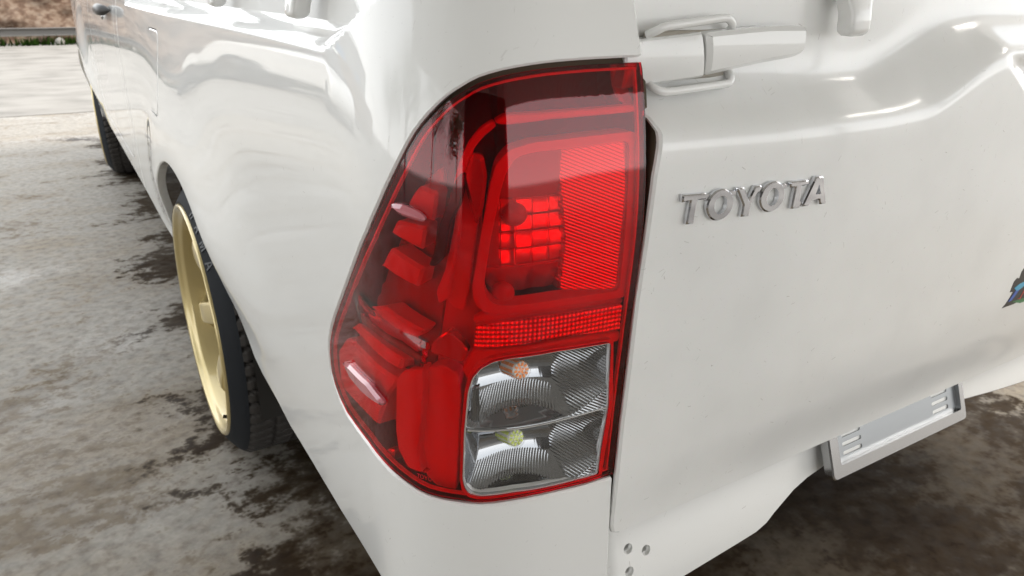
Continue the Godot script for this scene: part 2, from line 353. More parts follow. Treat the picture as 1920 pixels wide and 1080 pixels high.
# a plate with a bevelled edge over an outline, its face at d_top and its foot at d_bot of the skin g(p, d)
func plate(m: Dictionary, loop: PackedVector2Array, holes: Array, d_top: float, d_bot: float, bevel: float, cell: float, g: Callable, flip := false) -> void:
	var cw := Geometry2D.is_polygon_clockwise(loop)
	var lp := loop.duplicate()
	if cw:
		lp.reverse()
	lp = refine(lp, cell * 1.5)
	var top := inset(lp, bevel)
	patch(m, top, holes, cell, func(p): return g.call(p, d_top), flip)
	strip(m, put(lp, func(p): return g.call(p, d_top - bevel)), put(top, func(p): return g.call(p, d_top)), true, not flip)
	strip(m, put(lp, func(p): return g.call(p, d_bot)), put(lp, func(p): return g.call(p, d_top - bevel)), true, not flip)
	for hole in holes:
		var h: PackedVector2Array = hole.duplicate()
		if Geometry2D.is_polygon_clockwise(h):
			h.reverse()
		h = refine(h, cell * 1.5)
		strip(m, put(h, func(p): return g.call(p, d_top)), put(h, func(p): return g.call(p, d_bot)), true, not flip)

func tube(m: Dictionary, pts: Array, r: float, n := 10) -> void:
	var path := PackedVector3Array()
	var c := Curve3D.new()
	for k in pts.size():
		var t: Vector3 = (pts[mini(k + 1, pts.size() - 1)] - pts[maxi(k - 1, 0)]) / 6.0
		c.add_point(pts[k], -t, t)
	path = c.tessellate(4, 3)
	var up := Vector3(0.3, 0.2, 0.9).normalized()
	grid(m, n, path.size() - 1, func(u, v):
		var k := int(round(v * (path.size() - 1)))
		var t: Vector3 = (path[mini(k + 1, path.size() - 1)] - path[maxi(k - 1, 0)]).normalized()
		var a := t.cross(up).normalized()
		var b := a.cross(t)
		return path[k] + (a * cos(u * TAU) + b * sin(u * TAU)) * r)

func lathe(m: Dictionary, prof: Array, axis: Basis, at: Vector3, n := 32, flip := false) -> void:
	grid(m, n, prof.size() - 1, func(u, v):
		var p: Vector2 = prof[int(round(v * (prof.size() - 1)))]
		return at + axis * Vector3(p.y, cos(u * TAU) * p.x, sin(u * TAU) * p.x), flip)

func box(m: Dictionary, lo: Vector3, hi: Vector3, b := 0.004) -> void:
	var c := (lo + hi) * 0.5
	var h := (hi - lo) * 0.5
	b = minf(b, minf(h.x, minf(h.y, h.z)) * 0.5)
	var q := func(x: float, y: float, z: float) -> Vector3: return c + Vector3(x, y, z)
	for ax in 3:
		for sg in [-1.0, 1.0]:
			var n := Vector3.ZERO
			n[ax] = sg
			var u := Vector3.ZERO
			u[(ax + 1) % 3] = 1.0
			var w := Vector3.ZERO
			w[(ax + 2) % 3] = 1.0
			var hu: float = h[(ax + 1) % 3] - b
			var hw: float = h[(ax + 2) % 3] - b
			var id := []
			for k in [[-1, -1], [1, -1], [1, 1], [-1, 1]]:
				id.append(vert(m, c + n * h[ax] + u * hu * k[0] + w * hw * k[1], n))
			tri(m, id[0], id[1], id[2], sg > 0)
			tri(m, id[0], id[2], id[3], sg > 0)
	for ax in 3:
		var a1 := (ax + 1) % 3
		var a2 := (ax + 2) % 3
		for s1 in [-1.0, 1.0]:
			for s2 in [-1.0, 1.0]:
				var id := []
				var n := Vector3.ZERO
				n[a1] = s1
				n[a2] = s2
				n = n.normalized()
				for k in [[-1, 0], [1, 0], [1, 1], [-1, 1]]:
					var v := Vector3.ZERO
					v[ax] = (h[ax] - b) * k[0]
					v[a1] = s1 * (h[a1] - (b if k[1] == 0 else 0.0))
					v[a2] = s2 * (h[a2] - (0.0 if k[1] == 0 else b))
					id.append(vert(m, c + v, n))
				var t: Vector3 = (m.v[id[2]] - m.v[id[0]]).cross(m.v[id[1]] - m.v[id[0]])
				tri(m, id[0], id[1], id[2], t.dot(n) < 0)
				tri(m, id[0], id[2], id[3], t.dot(n) < 0)
	for sx in [-1.0, 1.0]:
		for sy in [-1.0, 1.0]:
			for sz in [-1.0, 1.0]:
				var n := Vector3(sx, sy, sz).normalized()
				var id := [vert(m, c + Vector3(sx * h.x, sy * (h.y - b), sz * (h.z - b)), n), vert(m, c + Vector3(sx * (h.x - b), sy * h.y, sz * (h.z - b)), n), vert(m, c + Vector3(sx * (h.x - b), sy * (h.y - b), sz * h.z), n)]
				tri(m, id[0], id[1], id[2], sx * sy * sz > 0)

func mesh_of(m: Dictionary) -> ArrayMesh:
	var a := []
	a.resize(Mesh.ARRAY_MAX)
	a[Mesh.ARRAY_VERTEX] = m.v
	a[Mesh.ARRAY_NORMAL] = m.n
	a[Mesh.ARRAY_TEX_UV] = m.u
	a[Mesh.ARRAY_INDEX] = m.i
	var r := ArrayMesh.new()
	r.add_surface_from_arrays(Mesh.PRIMITIVE_TRIANGLES, a)
	return r

# ---------------------------------------------------------------- objects

func named(called: String, parent: Node) -> String:
	var key := str(parent.get_instance_id()) + called
	taken[key] = taken.get(key, -1) + 1
	return called if taken[key] == 0 else "%s_%03d" % [called, taken[key]]

func obj(called: String, m: Variant, mat: Material, parent: Node = self) -> MeshInstance3D:
	var o := MeshInstance3D.new()
	o.mesh = mesh_of(m) if m is Dictionary else m
	o.material_override = mat
	o.name = named(called, parent)
	parent.add_child(o, true)
	return o

func holder(called: String, parent: Node = self, at := Vector3.ZERO) -> Node3D:
	var o := Node3D.new()
	o.name = named(called, parent)
	o.position = at
	parent.add_child(o, true)
	return o

func tag(o: Node, label: String, category := "", group := "", kind := "") -> Node:
	if label:
		o.set_meta("label", label)
	if category:
		o.set_meta("category", category)
	if group:
		o.set_meta("group", group)
	if kind:
		o.set_meta("kind", kind)
	return o

func lin(r: float, g: float, b: float, a := 1.0) -> Color:
	var c := Color(r, g, b).linear_to_srgb()
	c.a = a
	return c

func mat(called: String, c: Color, rough: float, metal := 0.0) -> StandardMaterial3D:
	var m := StandardMaterial3D.new()
	m.resource_name = called
	m.albedo_color = c
	m.roughness = rough
	m.metallic = metal
	M[called] = m
	return m

func noise(sd: int, freq: float, octaves := 4, warp := 0.0) -> FastNoiseLite:
	var n := FastNoiseLite.new()
	n.seed = sd
	n.frequency = freq
	n.noise_type = FastNoiseLite.TYPE_SIMPLEX_SMOOTH
	n.fractal_octaves = octaves
	if warp > 0.0:
		n.domain_warp_enabled = true
		n.domain_warp_amplitude = warp
		n.domain_warp_frequency = freq * 0.7
	return n

func noise_tex(sd: int, freq: float, size: int, ramp: Array, octaves := 4) -> ImageTexture:
	var im := noise(sd, freq, octaves).get_seamless_image(size, size)
	var src := im.get_data()
	var lut := PackedByteArray()
	var g := Gradient.new()
	g.offsets = PackedFloat32Array(ramp.map(func(e): return e[0]))
	g.colors = PackedColorArray(ramp.map(func(e): return e[1]))
	for k in 256:
		var c := g.sample(k / 255.0)
		lut.append_array([int(c.r * 255), int(c.g * 255), int(c.b * 255)])
	var out := PackedByteArray()
	out.resize(src.size() * 3)
	for k in src.size():
		var v := src[k] * 3
		out[k * 3] = lut[v]
		out[k * 3 + 1] = lut[v + 1]
		out[k * 3 + 2] = lut[v + 2]
	return ImageTexture.create_from_image(Image.create_from_data(size, size, false, Image.FORMAT_RGB8, out))

# ---------------------------------------------------------------- scene

func _ready() -> void:
	var cam := Camera3D.new()
	cam.name = "camera"
	cam.projection = Camera3D.PROJECTION_PERSPECTIVE
	cam.fov = 42.35
	cam.near = 0.02
	cam.far = 300.0
	cam.transform = Transform3D(Basis(Vector3(0.8564, 0.0123, 0.5161), Vector3(0.1865, 0.9249, -0.3314), Vector3(-0.4814, 0.3801, 0.7898)).orthonormalized(), Vector3(-0.444, 1.03, 0.515))
	var attr := CameraAttributesPhysical.new()
	attr.frustum_focal_length = 30.98
	attr.frustum_focus_distance = 0.78
	attr.frustum_near = 0.02
	attr.frustum_far = 300.0
	attr.exposure_aperture = 15.0
	cam.attributes = attr
	add_child(cam)
	cam.current = true

	var env := Environment.new()
	env.background_mode = Environment.BG_SKY
	env.tonemap_mode = Environment.TONE_MAPPER_LINEAR
	env.tonemap_exposure = 2.68
	env.sdfgi_enabled = true
	env.ssao_enabled = true
	env.ssil_enabled = true
	var sm := ProceduralSkyMaterial.new()
	sm.sky_top_color = lin(0.60, 0.63, 0.66)
	sm.sky_horizon_color = lin(1.0, 0.995, 0.975)
	sm.sky_curve = 0.2
	sm.ground_horizon_color = lin(0.45, 0.44, 0.42)
	sm.ground_bottom_color = lin(0.3, 0.29, 0.27)
	sm.sky_energy_multiplier = 1.15
	var sky := Sky.new()
	sky.sky_material = sm
	env.sky = sky
	var we := WorldEnvironment.new()
	we.name = "environment"
	we.environment = env
	add_child(we)

	var sun := DirectionalLight3D.new()
	sun.name = "sun"
	sun.light_color = Color(1.0, 0.975, 0.94)
	sun.light_energy = 0.5
	sun.light_angular_distance = 25.0
	sun.shadow_enabled = true
	sun.look_at_from_position(Vector3(7, 7, 3), Vector3.ZERO)
	add_child(sun)

	plan()
	materials()
	ground()
	truck = holder("pickup_truck")
	tag(truck, "white pickup truck with a red tail lamp and gold wheels", "pickup truck")
	bedside()
	cab_and_far_side()
	tailgate()
	valance()
	tail_lamp()
	emblem()
	sticker()
	latch()
	plate_frame()
	wheels()
	backdrop()

func materials() -> void:
	wob.seed = 5
	wob.frequency = 0.03
	wob.fractal_octaves = 2
	var p := mat("paint", lin(0.795, 0.798, 0.785), 0.4)
	p.clearcoat_enabled = true
	p.clearcoat = 1.0
	p.clearcoat_roughness = 0.02
	var g := mat("paint_gate", lin(0.72, 0.725, 0.70), 0.45)
	g.clearcoat_enabled = true
	g.clearcoat = 1.0
	g.clearcoat_roughness = 0.11
	g.albedo_color = Color.WHITE
	var a := lin(0.745, 0.748, 0.735)
	var b := lin(0.805, 0.808, 0.795)
	g.albedo_texture = noise_tex(11, 0.006, 512, [[0.0, a], [0.45, a.lerp(b, 0.6)], [1.0, b]], 5)
	g.uv1_triplanar = true
	g.uv1_world_triplanar = true
	g.uv1_scale = Vector3(2.2, 2.2, 2.2)
	g.detail_enabled = true
	g.detail_albedo = specks(77, 900)
	g.detail_blend_mode = BaseMaterial3D.BLEND_MODE_MIX
	g.detail_uv_layer = BaseMaterial3D.DETAIL_UV_1
	p.uv1_triplanar = true
	p.uv1_world_triplanar = true
	p.uv1_scale = Vector3(1.7, 1.7, 1.7)
	p.detail_enabled = true
	p.detail_albedo = specks(78, 420)
	p.detail_blend_mode = BaseMaterial3D.BLEND_MODE_MIX
	p.detail_uv_layer = BaseMaterial3D.DETAIL_UV_1
	var red := mat("red_lens", lin(1.0, 0.006, 0.032, 0.0), 0.0)
	red.transparency = BaseMaterial3D.TRANSPARENCY_ALPHA
	red.refraction_enabled = true
	red.refraction_scale = 0.05
	var cl := mat("clear_lens", Color(1, 1, 1, 0.02), 0.02)
	cl.transparency = BaseMaterial3D.TRANSPARENCY_ALPHA
	mat("black_plastic", lin(0.018, 0.017, 0.017), 0.35)
	mat("housing", lin(0.045, 0.036, 0.035), 0.5)
	mat("tray_grey", lin(0.42, 0.32, 0.32), 0.3)
	mat("corner_grey", lin(0.80, 0.78, 0.78), 0.35)
	mat("bright", lin(0.95, 0.95, 0.95), 0.35)
	mat("silver", lin(0.88, 0.88, 0.88), 0.2, 0.65)
	mat("chrome", lin(0.28, 0.29, 0.305), 0.05, 1.0)
	mat("emblem_chrome", lin(0.70, 0.71, 0.74), 0.04, 1.0)
	mat("steel", lin(0.42, 0.42, 0.425), 0.22, 1.0)
	mat("rubber", lin(0.010, 0.012, 0.015), 0.7).metallic_specular = 0.3
	mat("tread", lin(0.030, 0.026, 0.023), 0.8)
	mat("rubber_letter", lin(0.022, 0.025, 0.03), 0.45)
	var gold := mat("gold", lin(0.56, 0.45, 0.21), 0.36, 0.5)
	gold.clearcoat_enabled = true
	gold.clearcoat_roughness = 0.1
	mat("grime", lin(0.075, 0.055, 0.035), 0.9)
	mat("grime_paint", lin(0.36, 0.33, 0.28), 0.7)
	mat("dark", lin(0.02, 0.018, 0.016), 0.8)
	mat("glass_dark", lin(0.02, 0.022, 0.025), 0.04)
	mat("amber", lin(0.95, 0.27, 0.015), 0.4)
	mat("lime", lin(0.66, 0.78, 0.12), 0.4)
	mat("board", lin(0.75, 0.75, 0.72), 0.5)
	var rf := mat("red_fin", lin(0.50, 0.14, 0.17), 0.03)  # paler than the lens: the sky's sheen is partly put into the colour
	rf.metallic_specular = 0.9
	rf.clearcoat_enabled = true
	rf.clearcoat_roughness = 0.02
	mat("steel_blue", lin(0.32, 0.335, 0.35), 0.34, 1.0)
	mat("old_steel", lin(0.26, 0.28, 0.30), 0.6, 0.2)
	mat("zinc", lin(0.74, 0.74, 0.72), 0.6)  # pale so the shed roof throws more light onto the tailgate
	mat("wall_dark", lin(0.10, 0.095, 0.09), 0.7)
	mat("rusty_steel", lin(0.15, 0.14, 0.13), 0.7)
	mat("wall_grey", lin(0.34, 0.34, 0.34), 0.8)
	mat("blue_door", lin(0.10, 0.30, 0.55), 0.5)
	mat("bark", lin(0.12, 0.09, 0.065), 0.9)
	mat("leaf", lin(0.06, 0.10, 0.03), 0.6)
	mat("grass", lin(0.09, 0.20, 0.03), 0.7)
	mat("copper", lin(0.42, 0.25, 0.17), 0.5)

# grit and small chips on white paint, as a see-through sheet of marks
func specks(sd: int, count: int) -> ImageTexture:
	var rng := RandomNumberGenerator.new()
	rng.seed = sd
	var im := Image.create(1024, 1024, false, Image.FORMAT_RGBA8)
	im.fill(Color(0.4, 0.36, 0.3, 0.0))
	for k in count:
		var p := Vector2(rng.randf() * 1000.0, rng.randf() * 1000.0)
		var len := 0.0 if rng.randf() < 0.85 else rng.randf_range(3.0, 16.0)
		var d := Vector2.from_angle(rng.randf() * TAU)
		var c := Color(0.36, 0.30, 0.22, rng.randf_range(0.15, 0.75))
		for j in int(len) + 1:
			var q := p + d * j
			if q.x >= 0 and q.y >= 0 and q.x < 1024 and q.y < 1024:
				im.set_pixel(int(q.x), int(q.y), c)
	return ImageTexture.create_from_image(im)

# the concrete: its stains are computed pixel by pixel, long smears running across the truck's direction
func ground() -> void:
	var n := 2048
	var big := noise(21, 0.0075, 6, 20.0).get_image(n / 2, n)
	big.resize(n, n, Image.INTERPOLATE_CUBIC)
	var mid := noise(22, 0.013, 6, 14.0).get_image(n / 2, n)
	mid.resize(n, n, Image.INTERPOLATE_CUBIC)
	var fine := noise(23, 0.075, 5, 5.0).get_image(n * 4 / 5, n)
	fine.resize(n, n, Image.INTERPOLATE_CUBIC)
	var speck := noise(24, 0.30, 3).get_image(n, n)
	var wet := noise(25, 0.0045, 6, 30.0).get_image(n / 2, n)
	wet.resize(n, n, Image.INTERPOLATE_CUBIC)
	var da := big.get_data()
	var db := mid.get_data()
	var dc := fine.get_data()
	var dd := speck.get_data()
	var de := wet.get_data()
	var out := PackedByteArray()
	out.resize(n * n * 3)
	var rough := PackedByteArray()
	rough.resize(n * n)
	var pale := Vector3(0.315, 0.292, 0.262)
	var grey := Vector3(0.262, 0.224, 0.178)
	var brown := Vector3(0.195, 0.145, 0.096)
	var dark := Vector3(0.125, 0.095, 0.062)
	var lut := PackedByteArray()
	for k in 1024:
		lut.append(int(clampf(Color(k / 1023.0, 0, 0).linear_to_srgb().r * 255.0, 0, 255)))
	for k in n * n:
		var row := k / n
		# row 0 is z = 1.4, the last is z = -6.6; the dirt lies where the trucks are parked
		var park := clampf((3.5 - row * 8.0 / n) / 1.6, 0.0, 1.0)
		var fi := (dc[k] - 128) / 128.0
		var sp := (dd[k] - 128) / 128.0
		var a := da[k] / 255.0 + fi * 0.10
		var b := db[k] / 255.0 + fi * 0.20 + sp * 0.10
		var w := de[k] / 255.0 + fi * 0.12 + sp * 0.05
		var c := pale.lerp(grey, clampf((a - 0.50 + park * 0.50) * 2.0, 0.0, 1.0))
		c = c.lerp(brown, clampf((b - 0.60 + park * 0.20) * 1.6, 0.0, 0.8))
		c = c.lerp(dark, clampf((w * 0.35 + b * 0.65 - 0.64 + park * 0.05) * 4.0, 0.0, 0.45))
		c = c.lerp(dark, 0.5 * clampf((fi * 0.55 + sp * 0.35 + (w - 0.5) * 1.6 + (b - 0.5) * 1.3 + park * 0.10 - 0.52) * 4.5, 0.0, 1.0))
		# wetness and the truck's shade, both put into the floor colour, with a ragged edge
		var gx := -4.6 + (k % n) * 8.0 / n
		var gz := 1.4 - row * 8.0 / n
		var damp_shade: float = sst(-0.05, 0.06, minf(minf(gx + 0.17, 1.62 - gx), minf(0.25 - gz, gz + 5.2)) + 0.05 + (b - 0.5) * 0.45 + (w - 0.5) * 0.35)
		c = c.lerp(Vector3(c.x * 0.15, c.y * 0.11, c.z * 0.07), damp_shade * clampf(0.98 - (0.48 - b) * 1.2, 0.72, 0.99))
		c *= 1.0 + sp * 0.14 + fi * 0.26
		out[k * 3] = lut[int(clampf(c.x, 0, 1) * 1023)]
		out[k * 3 + 1] = lut[int(clampf(c.y, 0, 1) * 1023)]
		out[k * 3 + 2] = lut[int(clampf(c.z, 0, 1) * 1023)]
		rough[k] = int(clampf(172.0 + fi * 50.0 + damp_shade * 20.0 - clampf((w - 0.62) * 6.0, 0.0, 1.0) * 95.0, 50, 255))
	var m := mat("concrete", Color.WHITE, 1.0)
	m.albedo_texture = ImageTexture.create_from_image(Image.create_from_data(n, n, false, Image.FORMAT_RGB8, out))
	m.roughness_texture = ImageTexture.create_from_image(Image.create_from_data(n, n, false, Image.FORMAT_L8, rough))
	m.heightmap_enabled = true
	m.heightmap_texture = ImageTexture.create_from_image(fine)
	m.heightmap_scale = 0.16
	m.texture_repeat = true
	m.metallic_specular = 0.25
	m.detail_enabled = true
	m.detail_blend_mode = BaseMaterial3D.BLEND_MODE_MUL
	m.detail_uv_layer = BaseMaterial3D.DETAIL_UV_2
	m.detail_albedo = noise_tex(35, 0.022, 1024, [[0.0, Color(0.80, 0.78, 0.75)], [0.36, Color(0.93, 0.92, 0.91)], [0.55, Color(0.98, 0.98, 0.97)], [1.0, Color(1, 1, 1)]], 7)
	m.uv2_triplanar = true
	m.uv2_world_triplanar = true
	m.uv2_scale = Vector3(1.1, 1.1, 1.1)
	var quad := func(s: Dictionary, x0: float, x1: float, z0: float, z1: float, y: float, u0: float, v1: float) -> void:
		var b := vert(s, Vector3(x0, y, z0), Vector3.UP, Vector2(0, 0))
		vert(s, Vector3(x1, y, z0), Vector3.UP, Vector2(u0, 0))
		vert(s, Vector3(x1, y, z1), Vector3.UP, Vector2(u0, v1))
		vert(s, Vector3(x0, y, z1), Vector3.UP, Vector2(0, v1))
		tri(s, b, b + 2, b + 1)
		tri(s, b, b + 3, b + 2)
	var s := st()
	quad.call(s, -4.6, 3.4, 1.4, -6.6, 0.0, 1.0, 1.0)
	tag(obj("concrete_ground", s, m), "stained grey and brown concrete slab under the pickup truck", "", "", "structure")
	# the yard round it
	var f := mat("concrete_far", Color.WHITE, 0.75)
	f.albedo_texture = noise_tex(31, 0.012, 1024, [[0.0, lin(0.15, 0.138, 0.121)], [0.35, lin(0.215, 0.199, 0.177)], [0.6, lin(0.25, 0.232, 0.208)], [1.0, lin(0.28, 0.262, 0.236)]], 6)
	f.uv1_triplanar = true
	f.uv1_world_triplanar = true
	f.uv1_scale = Vector3(0.12, 0.12, 0.17)
	s = st()
	quad.call(s, -70.0, 70.0, -6.622, -14.05, 0.0, 1.0, 1.0)
	tag(obj("yard_ground", s, f), "pale swept concrete yard ahead of the truck", "", "", "structure")
	s = st()
	quad.call(s, -70.0, 70.0, 70.0, -90.0, -0.012, 1.0, 1.0)
	quad.call(s, -70.0, -4.612, 40.0, -6.622, -0.004, 1.0, 1.0)
	quad.call(s, 3.412, 70.0, 40.0, -6.622, -0.004, 1.0, 1.0)
	quad.call(s, -4.6, 3.4, 40.0, 8.62, -0.004, 1.0, 1.0)
	var sf := mat("shed_floor", Color.WHITE, 0.7)
	sf.albedo_texture = noise_tex(33, 0.012, 512, [[0.0, lin(0.15, 0.135, 0.12)], [0.5, lin(0.27, 0.25, 0.23)], [1.0, lin(0.34, 0.32, 0.29)]], 5)
	sf.uv1_triplanar = true
	sf.uv1_world_triplanar = true
	sf.uv1_scale = Vector3(0.4, 0.4, 0.4)
	var fl := st()
	quad.call(fl, -4.6, 4.8, 8.6, 1.41, -0.002, 1.0, 1.0)
	tag(obj("shed_floor", fl, sf), "dark worn floor of the open shed behind the truck", "", "", "structure")
	tag(obj("ground", s, f), "bare ground round the yard", "", "", "structure")

func bedside() -> void:
	var o := PackedVector2Array([Vector2(-0.0185, 1.07), Vector2(-0.0185, 1.0167), Vector2(-0.0190, 0.9900), Vector2(-0.0205, 0.9735), Vector2(-0.0195, 0.9700), Vector2(-0.0150, 0.9688)])
	var big := inset(PackedVector2Array(LAMP), -0.0042)
	for k in range(1, LAMP_EDGE - 2):
		var v := big[k]
		o.append(v)
	o.append_array([Vector2(0.0000, 0.5328), Vector2(-0.0022, 0.529), Vector2(-0.0025, 0.5075), Vector2(-0.0040, 0.455), Vector2(-0.0058, 0.4074), Vector2(-0.007, 0.352), Vector2(0.10, 0.352), Vector2(0.318, 0.350), Vector2(0.478, 0.338), Vector2(0.571, 0.338), Vector2(0.7185, 0.343), Vector2(0.78, 0.360), Vector2(0.86, 0.375), Vector2(0.90, 0.390), Vector2(0.94, 0.43), Vector2(0.975, 0.483)])
	for k in 25:
		var a := deg_to_rad(28.0 + 136.0 * k / 24.0)
		o.append(Vector2(REAR_S - 0.357 * cos(a), WHEEL_Y + 0.357 * sin(a)))
	o.append_array([Vector2(1.645, 0.40), Vector2(1.70, 0.40), Vector2(2.197, 0.41), Vector2(2.197, 1.07)])
	var flap := rounded([Vector2(1.392, 0.931), Vector2(1.536, 0.931), Vector2(1.536, 0.752), Vector2(1.392, 0.752)], 0.03, 6)
	var m := st()
	var g := func(p, d): return body(p) + skin(p.x, p.y, d) - skin(p.x, p.y)
	plate(m, o, [flap], 0.0, -0.020, 0.0022, 0.005, g)
	var b := obj("bed_side", m, M.paint, truck)
	m = st()
	plate(m, inset(flap, 0.003), [], 0.0008, -0.010, 0.0018, 0.012, g)
	obj("fuel_flap", m, M.paint, truck)
	m = st()
	patch(m, inset(flap, -0.004), [], 0.02, func(p): return skin(p.x, p.y, -0.014))
	obj("fuel_pocket", m, M.dark, truck)
	# rope hooks that hang in the recess under the rail
	for s in [0.497, 0.895, 1.45]:
		m = st()
		rope_hook(m, func(u, v, d): return skin(s + 0.036 - u, v, d - 0.027), 1.062, 0.989)
		obj("rope_hook", m, M.paint, truck)
	# wheel housing and what closes the bed from within
	m = st()
	grid(m, 40, 3, func(u, v):
		var a: float = lerpf(-0.2, PI + 0.2, u)
		var p: Vector2 = [Vector2(0.372, -0.015), Vector2(0.372, 0.15), Vector2(0.372, 0.28), Vector2(0.05, 0.285)][int(round(v * 3))]
		return Vector3(-0.20 + p.y, WHEEL_Y + sin(a) * p.x, -1.15 + cos(a) * p.x))
	obj("wheel_housing", m, M.dark, truck)
	m = st()
	box(m, Vector3(-0.10, 0.42, -0.80), Vector3(0.06, 1.02, -0.075))
	obj("inner_pillar", m, M.grime, truck)
	m = st()
	box(m, Vector3(-0.02, 0.43, -2.0), Vector3(1.42, 0.60, -0.06))
	obj("bed_floor", m, M.dark, truck)
	m = st()
	box(m, Vector3(-0.17, 1.055, -2.02), Vector3(-0.06, 1.075, -0.03), 0.008)
	obj("bed_rail", m, M.paint, truck)

# a cast hook: broad at its root, bent out and down to a blunt tip
func rope_hook(m: Dictionary, f: Callable, top: float, tip: float) -> void:
	grid(m, 24, 60, func(u, v):
		var w := lerpf(0.072, 0.031, sst(0.0, 0.75, v))
		var sh := -0.012 * sst(0.0, 0.7, v)
		var out := lerpf(0.004, 0.026, sst(0.0, 0.8, v))
		var th := 0.012
		if v > 0.88:
			var t: float = (v - 0.88) / 0.12
			w *= lerpf(0.62, 1.0, sqrt(maxf(0.0, 1.0 - t * t))) if t < 0.999 else 0.0
			th *= sqrt(maxf(0.0, 1.0 - t * t))
		var a: float = u * TAU
		var cx := signf(cos(a)) * pow(absf(cos(a)), 0.5)
		var cd := signf(sin(a)) * pow(absf(sin(a)), 0.5)
		return f.call(0.036 + sh + cx * w * 0.5, lerpf(top, tip, v), out + cd * th))

func cab_and_far_side() -> void:
	var cab := PackedVector2Array([Vector2(2.204, 1.07), Vector2(2.204, 0.41), Vector2(3.2, 0.41), Vector2(3.98, 0.41)])
	for k in 19:
		var a := deg_to_rad(8.0 + 156.0 * k / 18.0)
		cab.append(Vector2(FRONT_S - 0.362 * cos(a), WHEEL_Y + 0.362 * sin(a)))
	cab.append_array([Vector2(4.76, 0.40), Vector2(5.05, 0.42), Vector2(5.05, 0.98), Vector2(3.6, 1.07)])
	var door := rounded([Vector2(2.30, 1.06), Vector2(2.30, 0.52), Vector2(2.38, 0.47), Vector2(3.42, 0.47), Vector2(3.50, 0.55), Vector2(3.50, 1.06)], 0.03)
	var g := func(p, d): return skin(p.x, p.y, d)
	var m := st()
	plate(m, cab, [door], 0.0, -0.02, 0.003, 0.03, g)
	obj("cab_side", m, M.paint, truck)
	m = st()
	plate(m, inset(door, 0.003), [], 0.0, -0.02, 0.003, 0.03, g)
	var d := obj("front_door", m, M.paint, truck)
	m = st()
	patch(m, inset(door, -0.006), [], 0.05, func(p): return skin(p.x, p.y, -0.018))
	obj("door_gap", m, M.dark, truck)
	m = st()
	grid(m, 12, 10, func(u, v):
		var a: float = u * TAU
		var r := 0.013 * sqrt(maxf(0.0, 1.0 - pow(absf(v * 2.0 - 1.0), 6.0)))
		return skin(lerpf(2.36, 2.57, v), 0.935 + cos(a) * r * 1.3, 0.030 * (1.0 - pow(v * 2.0 - 1.0, 4.0)) + sin(a) * r))
	obj("door_handle", m, M.black_plastic, d)
	m = st()
	lathe(m, [Vector2(0.0, 0.006), Vector2(0.010, 0.006), Vector2(0.012, 0.0)], Basis(Vector3(0, 1, 0), PI), skin(2.70, 0.905), 14)
	obj("door_lock", m, M.steel, d)
	# the far side, the cab above the waist and the bonnet: out of frame, there to shade and to be seen from a step aside
	m = st()
	var far := PackedVector2Array([Vector2(0.0, 1.07), Vector2(0.0, 0.36), Vector2(0.70, 0.345)])
	for k in 13:
		var a := deg_to_rad(15.0 + 150.0 * k / 12.0)
		far.append(Vector2(REAR_S - 0.36 * cos(a), WHEEL_Y + 0.36 * sin(a)))
	far.append(Vector2(2.2, 0.41))
	for k in 13:
		var a := deg_to_rad(15.0 + 150.0 * k / 12.0)
		far.append(Vector2(FRONT_S - 0.36 * cos(a), WHEEL_Y + 0.36 * sin(a)))
	far.append_array([Vector2(5.05, 0.42), Vector2(5.05, 0.98), Vector2(3.6, 1.07)])
	var mirror := func(p):
		var v := skin(p.x, p.y)
		return Vector3(1.40 - v.x, v.y, v.z)
	patch(m, far, [], 0.04, mirror, true)
	obj("far_side", m, M.paint, truck)
	m = st()
	grid(m, 24, 1, func(u, v):
		var pts := [Vector2(-2.08, 1.06), Vector2(-2.16, 1.50), Vector2(-2.30, 1.60), Vector2(-2.9, 1.63), Vector2(-3.25, 1.58), Vector2(-3.95, 1.09), Vector2(-4.75, 1.02), Vector2(-4.95, 0.90), Vector2(-4.98, 0.50)]
		var k: float = u * 8.0
		var i := mini(int(k), 7)
		var p: Vector2 = pts[i].lerp(pts[i + 1], k - i)
		var narrow := 0.14 * sst(1.06, 1.6, p.y)
		return Vector3(lerpf(-0.22 + narrow, 1.62 - narrow, v), p.y, p.x))
	obj("cab_shell", m, M.paint, truck)
	for side in [0, 1]:
		m = st()
		patch(m, PackedVector2Array([Vector2(-2.10, 1.07), Vector2(-3.92, 1.07), Vector2(-3.25, 1.56), Vector2(-2.9, 1.61), Vector2(-2.30, 1.58), Vector2(-2.17, 1.49)]), [], 0.1, func(p):
			var narrow := 0.14 * sst(1.06, 1.6, p.y)
			return Vector3(-0.215 + narrow if side == 0 else 1.615 - narrow, p.y, p.x))
		obj("cab_window", m, M.glass_dark, truck)
	m = st()
	box(m, Vector3(-0.08, 0.36, -4.9), Vector3(1.48, 0.50, -1.7))
	box(m, Vector3(0.25, 0.30, -2.0), Vector3(0.35, 0.42, -0.3))
	box(m, Vector3(1.05, 0.30, -2.0), Vector3(1.15, 0.42, -0.3))
	obj("underbody", m, M.dark, truck)

